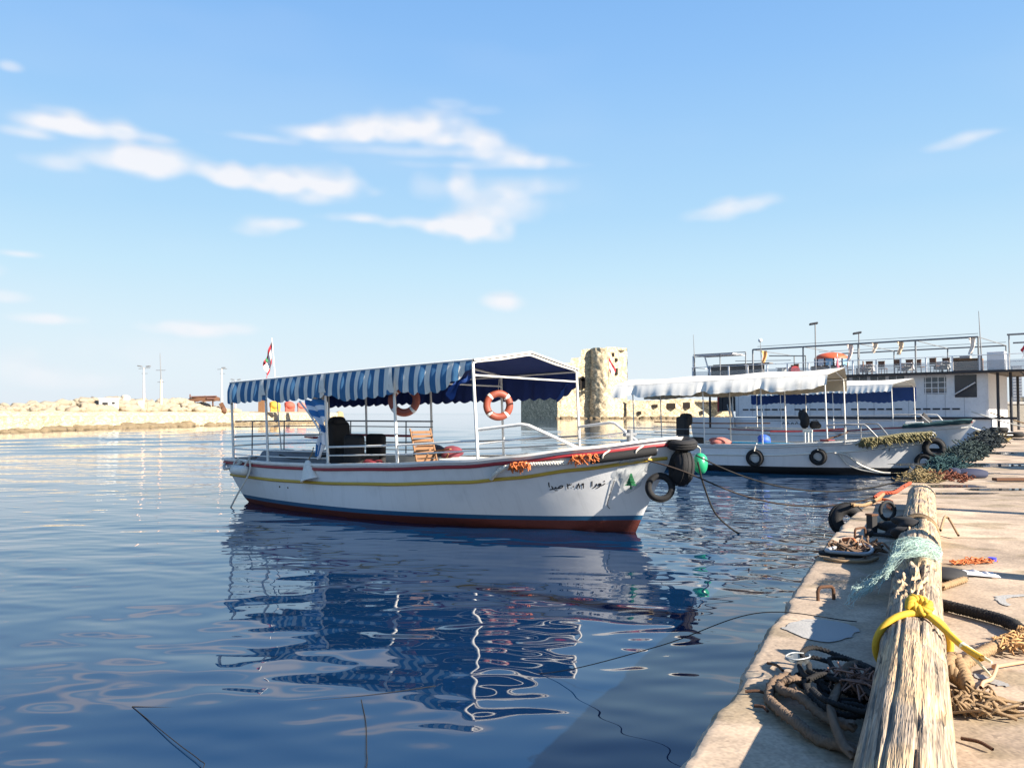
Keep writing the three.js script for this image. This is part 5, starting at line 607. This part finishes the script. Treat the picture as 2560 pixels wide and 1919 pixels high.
{
  // yellow rope tied round the log with a knot and a loose tail
  const s0 = 3.72, o = thing('yellow_rope', 'bright yellow rope knotted round the near end of the log', 'rope'); const loop = []; for (let i = 0; i <= 28; i++) { const a = lerp(-2.6, 2.6, i / 28); loop.push(logAt(s0 + 0.07 * Math.sin(a * 1.3) + 0.05 * Math.sin(a), a, 0.178)); }
  part('loop', [tube(loop, 0.019, 80, 9)], M.yellowRope, o);
  const k = logAt(s0 + 0.06, 0.15, 0.2); part('knot', [laid([[k[0] - 0.06, k[1], k[2] + 0.03], [k[0] - 0.02, k[1] + 0.04, k[2] - 0.02], [k[0] + 0.04, k[1] + 0.02, k[2] + 0.02], [k[0], k[1] - 0.01, k[2] + 0.05], [k[0] - 0.04, k[1] + 0.02, k[2]], [k[0] + 0.03, k[1] + 0.035, k[2] - 0.03]], 0.03, 40, 5)], M.yellowRope, o);
  const t1 = logAt(s0 - 0.05, 0.75, 0.19), t2 = logAt(s0 - 0.2, 1.2, 0.24), t3 = logAt(s0 - 0.32, 1.35, 0.31); part('tail', [tube([k, t1, t2, t3], 0.017, 24, 8)], M.yellowRope, o); part('frayed_tip', [bar(t2, [t3[0] + 0.03, t3[1] - 0.01, t3[2] + 0.03], 0.02, 8, 0.006), bar(t2, [t3[0] + 0.0, t3[1] - 0.06, t3[2] + 0.07], 0.013, 6, 0.004)], mat([0.72, 0.66, 0.4], 0.9), o);
}
{
  // rusty wire strap and stick further along the log
  const o = thing('strap', 'brown rope lashed round the far half of the log', 'rope'); for (const [s0, r] of [[8.2, 0.014], [8.36, 0.012], [8.1, 0.012]]) { const l = []; for (let i = 0; i <= 24; i++) { const a = lerp(-2.7, 2.7, i / 24); l.push(logAt(s0 + 0.12 * Math.sin(a + s0), a, 0.178)); } part('turn', [tube(l, r, 60, 6)], M.tanRope, o); }
  part('loose_end', [tube([logAt(8.2, 1.3, 0.2), [5.1, 0.95, -9.3], [5.0, 0.79, -8.88]], 0.014, 12, 6)], M.tanRope, o); part('dark_wrap', [lumpy(0.13, 3, 0.5, 5, 1.1, 0.6, 1.4).translate(...logAt(8.15, -0.75, 0.15)), lumpy(0.1, 3, 0.5, 5, 0.9, 0.7, 1.2, 4).translate(...logAt(7.85, -1.2, 0.16))], M.darkRope, o);
}
function strands(n, f, r, seg = 8, rad = 3) { const g = []; for (let i = 0; i < n; i++) g.push(tube(f(i), r, seg, rad)); return g; }
{
  // torn pale-green fishing net draped over the damaged part of the log
  seed(101); const o = thing('fishing_net', 'torn pale green fishing net draped over the log and the concrete', 'net');
  const spot = (u, v) => { // u across from the ground on the sea side over the log, v along
    const s = 5.75 + (v - 0.5) * (0.95 - 0.2 * u) + 0.25 * u, a = lerp(-3.0, 1.0, u); if (u < 0.45) { const t = u / 0.45, p = logAt(s - 0.25 * (1 - t), -1.55, 0.17); return [p[0] - (1 - t) * 0.34, QY + 0.02 + 0.14 * t * t + 0.05 * fbm(v * 6, u * 6, 2), p[2] + (1 - t) * 0.1]; } return logAt(s, lerp(-1.5, 0.95, (u - 0.45) / 0.55), 0.165 + 0.05 * fbm(v * 5, u * 7, 2)); };
  const net = strands(620, () => { const cl = Math.floor(rnd() * 9); let u = clamp(Math.sqrt(hv(cl, 2, 64)) * 0.9 + 0.08 + rr(-0.22, 0.22)), v = clamp(hv(cl, 5, 64) + rr(-0.3, 0.3)); const p = []; for (let k = 0; k < 5; k++) { const q = spot(clamp(u), clamp(v)); p.push([q[0] + rr(-0.02, 0.02), q[1] + rr(0, 0.05), q[2] + rr(-0.02, 0.02)]); u += rr(-0.1, 0.1); v += rr(-0.13, 0.13); } return p; }, 0.0013, 8, 3);
  part('net_mesh', net, mat([0.46, 0.6, 0.53], 0.85), o);
}
{
  // heavy brown ropes in the shade of the log
  const A = [[1.439, 4.163], [1.316, 4.018], [1.248, 3.883], [1.231, 3.717], [1.245, 3.51], [1.297, 3.39], [1.364, 3.294], [1.4, 3.2]], B = [[1.444, 4.018], [1.396, 3.99], [1.335, 3.985], [1.311, 3.861], [1.349, 3.757], [1.393, 3.582], [1.419, 3.475], [1.45, 3.4]], C = [[1.83, 4.2], [1.7, 4.065], [1.546, 3.798], [1.428, 3.582], [1.364, 3.39], [1.326, 3.203], [1.309, 3.076]], D = [[1.404, 3.995], [1.372, 3.819], [1.408, 3.677], [1.449, 3.564]];
  const h = (p, y) => p.map(([x, d], i) => [x, y + 0.015 * Math.sin(i * 2.1), -d]);
  const brown = mat([0.15, 0.1, 0.065], 0.95, { bumpMap: rough512, bumpScale: 0.003 });
  solo('heavy_rope', [laid(h(A, QY + 0.035), 0.028, 90, 24, 6)], brown, 'thick brown rope curving outermost in the shade beside the near log', 'rope', 'ropes beside the log'); solo('heavy_rope', [laid(h(B, QY + 0.06), 0.026, 80, 22, 6)], brown, 'thick brown rope bent double inside the outermost one', 'rope', 'ropes beside the log'); solo('heavy_rope', [laid(h(C, QY + 0.09), 0.022, 80, 26, 6)], brown, 'thinner brown rope bowed close against the near log', 'rope', 'ropes beside the log'); solo('heavy_rope', [laid(h(D, QY + 0.05), 0.014, 40, 14, 5)], brown, 'slim cord lying between the two thick brown ropes', 'rope', 'ropes beside the log');
  seed(111); { const o = thing('black_rope_heap', 'heap of black ropes coiled in the shade beside the near log', 'ropes'); for (let k = 0; k < 11; k++) { const cx = rr(1.54, 1.72), cd = rr(3.72, 4.12), p = [], ph = rr(0, 6), r0 = rr(0.09, 0.2); for (let i = 0; i <= 9; i++) { const a = ph + i * 0.62; p.push([cx + Math.cos(a) * r0 * rr(0.8, 1.2) * 0.75 + (cd - 3.9) * 0.35, QY + 0.022 + k * 0.009 + 0.012 * Math.sin(i * 1.7), -cd + Math.sin(a) * r0 * rr(0.8, 1.25) * 1.2]); } part('rope_turn', laid(p, rr(0.013, 0.019), 60, 20, 5), M.darkRope, o); } }
  solo('frayed_end', strands(60, (i) => { const x = rr(1.6, 1.78), d = rr(3.75, 4.0); return [[x, QY + 0.06, -d], [x + rr(-0.06, 0.06), QY + 0.13, -d + rr(-0.06, 0.06)], [x + rr(-0.1, 0.1), QY + rr(0.05, 0.16), -d + rr(-0.1, 0.1)]]; }, 0.005, 6, 4), mat([0.2, 0.11, 0.08], 0.95), 'frayed reddish rope end against the side of the near log', 'rope');
  const pl = thing('plastic_scrap', 'shiny torn clear plastic cup lying on the brown ropes', 'plastic scrap', gp([1.5, 4.17], QY + 0.1), 0.4); part('cup_wall', grid(16, 3, (a, b) => { const t = a * 5.2, r = 0.035 + 0.015 * b; return [Math.cos(t) * r * 1.4, b * 0.035 + 0.01 * Math.sin(a * 20), Math.sin(t) * r]; }), mat([0.75, 0.8, 0.82], 0.08, { transmission: 0.9, thickness: 0, ior: 1.45 }), pl); part('rim', [tube([[0.07, 0.035, 0], [0.02, 0.04, 0.05], [-0.06, 0.035, 0.04], [-0.07, 0.035, -0.02], [0, 0.038, -0.05], [0.06, 0.035, -0.03]], 0.0035, 30, 5)], mat([0.36, 0.38, 0.38], 0.3), pl);
  for (const [p, q, l] of [[[1.162, 3.983], [1.26, 3.95], 'short dark twig beside the brown ropes, nearest the water'], [[1.15, 3.79], [1.19, 3.72], 'tiny dark splinter below the brown ropes'], [[1.418, 4.43], [1.46, 4.3], 'bent black wire end above the plastic cup'], [[1.916, 3.415], [1.984, 3.304], 'dark twig alone on the concrete right of the log'], [[2.366, 3.758], [2.42, 3.7], 'dark splinter at the right edge of the picture']]) solo('twig', [tube([gp(p, QY + 0.018), [(p[0] + q[0]) / 2 + 0.01, QY + 0.026, -(p[1] + q[1]) / 2], gp(q, QY + 0.018)], 0.008, 8, 5)], M.rust, l, 'twig', 'twigs on the quay');
}
{
  // iron hardware set in the concrete
  const staple = (x, d, w, h, ry, l) => { const o = thing('iron_staple', l, 'mooring staple', [x, QY - 0.02, -d], ry, 'iron staples in the quay'); part('hoop', [tube(new THREE.CatmullRomCurve3([[-w / 2, 0, 0], [-w / 2, h * 0.75, 0], [-w / 2 + 0.02, h, 0], [w / 2 - 0.02, h, 0], [w / 2, h * 0.75, 0], [w / 2, 0, 0]].map((p) => V(...p)), false, 'catmullrom', 0.2), 0.013, 40, 8)], M.rust, o); };
  staple(2.36, 5.98, 0.135, 0.12, 0.25, 'rusty square iron hoop set in the near concrete'); staple(3.93, 8.95, 0.2, 0.13, 0.6, 'rusty iron hoop beside the black pipe stub');
  const bo = thing('pipe_stub', 'short black square pipe stub standing by the log', 'bollard', [4.2, QY - 0.01, -9.25], 0.4); part('pipe', [rbox(0.09, 0.24, 0.09, 0.012, 0, 0.12, 0)], M.black, bo); part('pipe_rim', [box(0.1, 0.02, 0.1, 0, 0.235, 0)], M.rust, bo);
  const ri = thing('mooring_ring', 'black iron ring standing on edge by the far half of the log', 'ring', [4.93, QY + 0.13, -10.4], 0.3); part('ring', new THREE.TorusGeometry(0.115, 0.024, 8, 24), M.black, ri); part('eye', [bar([0, -0.16, 0], [0, -0.09, 0], 0.03, 8)], M.rust, ri);
  const ba = thing('iron_bar', 'black iron bar lying between the hoop and the log', 'bar'); part('bar', [bar([4.06, QY + 0.03, -9.05], [4.45, QY + 0.04, -8.75], 0.022, 8)], M.black, ba); part('bent_end', [lumpy(0.05, 2, 0.3, 3).translate(4.07, QY + 0.045, -9.04)], M.black, ba);
  solo('dark_rag', [lumpy(0.26, 3, 0.6, 2.6, 1.0, 0.4, 0.9).translate(4.5, QY + 0.06, -9.15), lumpy(0.2, 3, 0.6, 2.6, 1.2, 0.45, 0.8, 3).translate(4.85, QY + 0.06, -9.75)], M.darkRope, 'dark oily rags pushed against the far half of the log', 'rag');
  // coil of hose and rope
  const co = thing('hose_coil', 'coil of dark hose and rope scraps near the quay edge', 'hose'); const cp = [[3.016, 7.757], [3.196, 7.964], [3.405, 8.108], [3.555, 8.08], [3.491, 7.825], [3.338, 7.6], [3.177, 7.626]]; part('hose_turn', [tube(cp.map((p) => gp(p, QY + 0.04)), 0.02, 60, 8, true)], M.rubber, co); part('hose_turn', [tube(cp.map(([x, d]) => gp([x + 0.04, d - 0.05], QY + 0.07)), 0.018, 60, 8, true)], M.greyPipe, co); seed(7); part('rope_tangle', strands(46, () => { const x = rr(3.2, 3.7), d = 7.95 + (x - 3.4) * 0.3 + rr(-0.2, 0.2); return [gp([x, d], QY + 0.03), gp([x + rr(-0.12, 0.12), d + rr(-0.1, 0.1)], QY + rr(0.06, 0.14)), gp([x + rr(-0.2, 0.2), d + rr(-0.16, 0.16)], QY + 0.03)]; }, 0.011, 8, 5), mat([0.13, 0.08, 0.05], 0.95), co); part('orange_scrap', [tube([gp([3.42, 8.2], QY + 0.1), gp([3.48, 8.1], QY + 0.12), gp([3.46, 7.95], QY + 0.08)], 0.018, 12, 6)], M.orangeRope, co);
  solo('floor_hose', [tube([gp([2.98, 7.58], QY + 0.022), gp([3.08, 7.44], QY + 0.022), gp([3.3, 7.42], QY + 0.022), gp([3.5, 7.6], QY + 0.022)], 0.016, 24, 7)], M.tanRope, 'tan hose end lying in front of the dark coil', 'hose');
  const ft = thing('quay_tyre', 'black tyre hung over the quay edge beside the far mooring ropes', 'tyre', [4.84, 0.62, -11.45], 0.5); part('tyre', tyreGeos(0.24, 0.2), M.rubber, ft); ft.rotation.set(1.35, 0.5, 0.15); solo('tyre_lashing', [laid([[4.85, 0.85, -11.3], [5.2, 0.8, -11.7], [5.7, 0.8, -12.4], [6.1, 0.83, -13.0]], 0.03, 40, 10)], M.tanRope, 'brown rope holding the tyre at the quay edge', 'rope');
}
{
  // ropes and scraps on the inland side
  const dr = [[2.86, 5.72], [3.064, 5.688], [3.092, 5.596], [3.159, 5.442], [3.219, 5.276], [3.226, 5.12], [3.194, 4.973], [3.3, 4.8]].map(([x, d], i) => gp([x, d], QY + (i < 1 ? 0.12 : 0.045))); solo('laid_rope', [laid(dr, 0.04, 140, 30, 7)], M.darkRope, 'thick dark twisted rope running from under the log to the right edge', 'rope');
  const tr = [[2.2, 4.19], [2.322, 4.214], [2.566, 4.43], [2.817, 4.638], [3.07, 4.8], [3.3, 4.95]].map((p, i) => gp(p, QY + (i === 0 ? 0.12 : 0.05))); const o = thing('tan_rope', 'thick tan rope knotted behind the near log, frayed towards the right edge', 'rope'); part('rope', [laid(tr, 0.036, 110, 26, 6)], M.tanRope, o); part('knot', [laid([[2.21, 0.85, -4.2], [2.27, 0.8, -4.12], [2.29, 0.79, -4.02], [2.23, 0.86, -4.08], [2.31, 0.88, -4.15], [2.26, 0.8, -3.95]], 0.036, 50, 9)], M.tanRope, o); seed(19); part('frayed_fibres', strands(110, () => { const x = rr(2.78, 3.15), d = 4.62 + (x - 2.82) * 0.65 + rr(-0.08, 0.08); return [gp([x, d], QY + 0.06), gp([x + rr(0, 0.1), d + rr(-0.05, 0.06)], QY + rr(0.05, 0.11)), gp([x + rr(0, 0.2), d + rr(-0.1, 0.12)], QY + rr(0.02, 0.08))]; }, 0.006, 6, 4), mat([0.42, 0.24, 0.1], 0.95), o);
  solo('orange_string', [tube([[2.95, 4.46], [2.841, 4.43], [2.629, 4.346], [2.593, 4.266], [2.5, 4.16], [2.42, 4.1], [2.36, 4.02]].map((p, i) => gp(p, QY + 0.024 + (i === 3 ? 0.03 : 0))), 0.01, 50, 6)], mat([0.5, 0.28, 0.16], 0.9), 'thin pale orange cord snaking on the concrete below the tan rope', 'cord');
  solo('fibre_tangle', strands(70, () => { const x = rr(2.02, 2.3), d = rr(3.64, 3.9); return [gp([x, d], QY + 0.02), gp([x + rr(-0.08, 0.08), d + rr(-0.06, 0.06)], QY + rr(0.03, 0.08)), gp([x + rr(-0.14, 0.14), d + rr(-0.08, 0.08)], QY + 0.02)]; }, 0.008, 7, 4), M.tanRope, 'tangle of tan rope fibres on the concrete right of the near log', 'rope');
  const sc = thing('rope_scrap', 'orange rope scrap with a blue bottle cap on the concrete behind the log', 'scrap'); part('strand', strands(60, () => { const x = rr(4.08, 4.46), d = 7.38 + (x - 4.1) * 0.3 + rr(-0.07, 0.07); return [gp([x, d], QY + 0.015), gp([x + rr(-0.03, 0.08), d + rr(-0.03, 0.03)], QY + rr(0.02, 0.05)), gp([x + rr(0, 0.12), d + rr(-0.05, 0.05)], QY + 0.014)]; }, 0.006, 6, 4), M.orangeRope, sc); part('bottle_cap', [new THREE.CylinderGeometry(0.035, 0.035, 0.03, 14).translate(4.52, QY + 0.035, -7.47)], mat([0.05, 0.05, 0.6], 0.4), sc);
  solo('white_bag', grid(24, 8, (a, b) => { const x = lerp(3.9, 4.14, a), d = lerp(7.02, 6.86, b) - a * 0.14; return [x, QY + 0.015 + 0.05 * Math.sin(b * Math.PI) * fbm(a * 7, b * 5, 3), -d]; }), mat([0.65, 0.63, 0.62], 0.6), 'flattened white plastic bag on the concrete behind the log', 'plastic bag');
  solo('black_bag', [lumpy(0.14, 3, 0.6, 3, 1.3, 0.45, 0.8).translate(3.68, QY + 0.05, -6.72)], M.black, 'crumpled black plastic bag against the inland side of the log', 'plastic bag'); solo('tan_rope_piece', [laid([[3.38, 6.26], [3.578, 6.427], [3.74, 6.56]].map((p) => gp(p, QY + 0.035)), 0.03, 30, 7)], M.tanRope, 'short piece of tan rope beside the black plastic bag', 'rope');
  solo('blue_scrap', [lumpy(0.06, 2, 0.5, 3).translate(3.75, QY + 0.05, -7.35)], mat([0.12, 0.22, 0.35], 0.6), 'small blue-grey scrap beside the far side of the log', 'scrap');
}
{
  // net and rope heaps along the far quay edge, bundles on the concrete
  seed(131);
  const heap = (name, label, c, r, n, m) => { const [cx, cd, rx, rd, h] = c; return solo(name, strands(n, () => { const t = rr(-1, 1), v = rr(-1, 1), k = Math.max(0, 1 - t * t * 0.8 - v * v * 0.8), al = [0.555, 0.832]; let q = [cx + al[0] * t * rx + al[1] * v * rd, QY + 0.02 + h * k * rnd(), -(cd + al[1] * t * rx - al[0] * v * rd)], a = rr(0, 6.28); const p = []; for (let i = 0; i < 5; i++) { p.push(q); a += rr(-1.5, 1.5); q = [q[0] + Math.cos(a) * r * 5, Math.max(QY + 0.015, q[1] + rr(-1.2, 1.2) * r * 4), q[2] + Math.sin(a) * r * 5]; } return p; }, r, 7, 4), m, label, 'net'); };
  heap('net_heap', 'dark teal net heap at the quay edge by the bow of the white canopy boat', [10.85, 19.8, 2.4, 0.3, 0.3], 0.014, 600, mat([0.012, 0.045, 0.05], 0.95));
  heap('net_heap', 'dark green-black net heap further along the quay edge', [15.5, 26.8, 4.2, 0.35, 0.42], 0.018, 800, mat([0.018, 0.035, 0.035], 0.95));
  heap('net_heap', 'black net heap at the bow of the navy-lined boat', [22.0, 36.5, 4.8, 0.4, 0.6], 0.024, 800, mat([0.014, 0.022, 0.026], 0.95));
  heap('rope_heap', 'tan and olive rope heap beyond the end of the log', [8.6, 16.6, 0.7, 0.3, 0.22], 0.011, 380, mat([0.2, 0.15, 0.07], 0.95));
  heap('rope_heap', 'rusty red rope tangle beside the olive rope heap', [9.2, 16.7, 0.7, 0.35, 0.14], 0.012, 90, mat([0.13, 0.04, 0.02], 0.95));
  heap('rope_heap', 'small yellowish rope tangle near the far black nets', [23.8, 39.4, 0.9, 0.5, 0.3], 0.03, 120, mat([0.3, 0.22, 0.08], 0.95));
  solo('red_rope', [laid([[5.73, 0.83, -12.5], [6.12, 0.84, -13.09], [6.375, 0.84, -13.2], [6.9, 0.86, -13.96], [7.2, 0.9, -14.3]], 0.035, 60, 16)], mat([0.3, 0.05, 0.02], 0.9), 'twisted red rope running to the far end of the log', 'rope');
  solo('orange_flat_rope', [tube([[5.434, 12.026], [5.75, 12.5], [5.942, 12.71], [5.93, 12.359], [5.6, 11.8], [5.483, 11.412]].map((p) => gp(p, QY + 0.03)), 0.022, 40, 6)], M.orangeRope, 'loop of flat orange rope on the concrete near the quay tyre', 'rope');
  const nb = thing('tarp_bundle', 'long navy tarpaulin bundle lying across the far quay', 'bundle', [10.05, QY + 0.1, -17.3], 0.05); part('roll', [lumpy(0.2, 3, 0.4, 2, 2.0, 0.6, 0.9)], mat([0.015, 0.02, 0.05], 0.85), nb); part('roll_end', [lumpy(0.13, 3, 0.4, 2, 1, 0.8, 0.9, 4).translate(-0.38, 0.02, 0)], mat([0.015, 0.02, 0.05], 0.85), nb);
  solo('timber_plank', [rbox(1.1, 0.06, 0.16, 0.01, 10.5, QY + 0.05, -16.35, 0, 0.05, 0)], M.rust, 'dark brown plank on the quay at the right edge', 'plank');
  [[28.9, 46.9, 0, 'bottom black tyre of the pile at the far quay'], [28.95, 46.9, 0.3, 'upper black tyre of the pile at the far quay'], [30.0, 47.1, 0, 'black tyre right of the tyre pile at the far quay'], [29.9, 50.2, 0, 'black tyre behind the tyre pile at the far quay']].forEach(([x, d, y, l]) => { const o = thing('loose_tyre', l, 'tyre', [x, QY + 0.16 + y, -d], 0, 'tyres at the far quay'); part('tyre', tyreGeos(0.5, 0.3), M.rubber, o); });
}
{
  // mooring lines
  const line = (name, pts, r, m, l) => solo(name, [tube(pts, r, 60, 6)], m, l, 'rope', 'mooring lines');
  line('mooring_line', sagging([3.25, 1.42, -13.95], [7.25, 0.98, -14.45], 0.42), 0.015, M.darkRope, 'upper dark mooring rope from the near bow to the end of the log');
  line('mooring_line', [[2.3, 1.36, -13.75], [2.9, 1.18, -13.6], ...sagging([3.3, 1.02, -13.55], [6.9, 0.88, -13.9], 0.4).slice(1)], 0.015, mat([0.03, 0.02, 0.016], 0.95), 'lower brown mooring rope slung across the bow tyres to the quay');
  line('mooring_line', [[3.28, 1.3, -13.95], [3.38, 0.9, -13.95], [3.6, 0.4, -14.05], [3.95, 0.08, -14.2], [4.2, -0.05, -14.3]], 0.017, M.darkRope, 'dark rope dropping from the bow tyres into the water');
  line('mooring_line', [[2.26, 0.79, -5.22], [1.7, 0.77, -5.52], [1.1, 0.42, -5.95], [0.32, 0.03, -6.55], [-0.3, -0.06, -6.9]], 0.0035, M.darkRope, 'thin dark line stretched from the log over the near quay edge');
  line('mooring_line', sagging([25.2, 1.7, -44.4], [29.5, 0.9, -46.5], 0.2), 0.035, M.whiteRope, 'pale mooring rope from the navy-lined boat to the far quay'); line('mooring_line', sagging([30.2, 2.3, -51.8], [33.2, 0.9, -47.5], 0.15), 0.04, M.whiteRope, 'left pale mooring rope slanting down from the ship'); line('mooring_line', sagging([31.2, 2.4, -52.2], [34.6, 0.9, -48.6], 0.15), 0.04, M.tanRope, 'right brown mooring rope slanting down from the ship');
  const fl = (pts, l) => solo('floating_line', [tube(pts.map(([x, d]) => [x, 0.008, -d]), 0.0032, 60, 5)], M.darkRope, l, 'line', 'thin lines floating on the near water');
  fl([[-2.784, 5.86], [-2.315, 5.833], [-1.849, 5.851], [-1.475, 5.982], [-1.08, 6.098], [-0.6, 6.3]], 'thin dark line floating left to right on the near water'); fl([[-2.784, 5.86], [-2.425, 5.476], [-2.14, 5.175], [-1.939, 4.97], [-1.871, 4.855], [-1.86, 4.4]], 'thin dark line floating towards the bottom edge on the left');
  fl([[-1.132, 6.001], [-1.015, 5.557], [-0.926, 5.104], [-0.885, 4.855], [-0.87, 4.3]], 'thin dark line floating down to the bottom edge below the boat');
}
{
  // what stands on the quay to the right of the picture and throws its shadow across it
  const pole = (x, d, h, r, l) => { const o = thing('utility_pole', l, 'pole', [x, QY, -d], 0, 'poles right of the picture'); part('shaft', [bar([0, -0.02, 0], [0, h, 0], r, 14, r * 0.8)], M.brown, o); part('cap', [bar([0, h, 0], [0, h + 0.05, 0], r * 0.85, 14)], M.rust, o); };
  pole(9.75, 9.5, 4.6, 0.16, 'wooden pole out of view right of the far log'); pole(6.9, 5.2, 4.2, 0.16, 'wooden pole out of view right of the near log'); pole(15.2, 16.1, 4.4, 0.15, 'wooden pole out of view by the navy bundle');
  const shed = (x, d, w, h, dp, l) => { const o = thing('kiosk', l, 'kiosk', [x, QY, -d], 0, 'kiosks right of the picture'); part('wall', box(w, h, dp, 0, h / 2, 0), M.dullWhite, o); part('roof', box(w + 0.5, 0.15, dp + 0.5, 0, h + 0.07, 0), M.deckGrey, o); part('door', box(0.06, 2, 0.9, -w / 2 - 0.01, 1, 0), M.brown, o); };
  shed(23.5, 23.6, 3, 3.2, 4.2, 'white kiosk out of view beside the far quay'); shed(18.6, 18.3, 2.4, 2.9, 2.0, 'small white kiosk out of view beside the middle quay');
}
renderer.render(scene, camera);
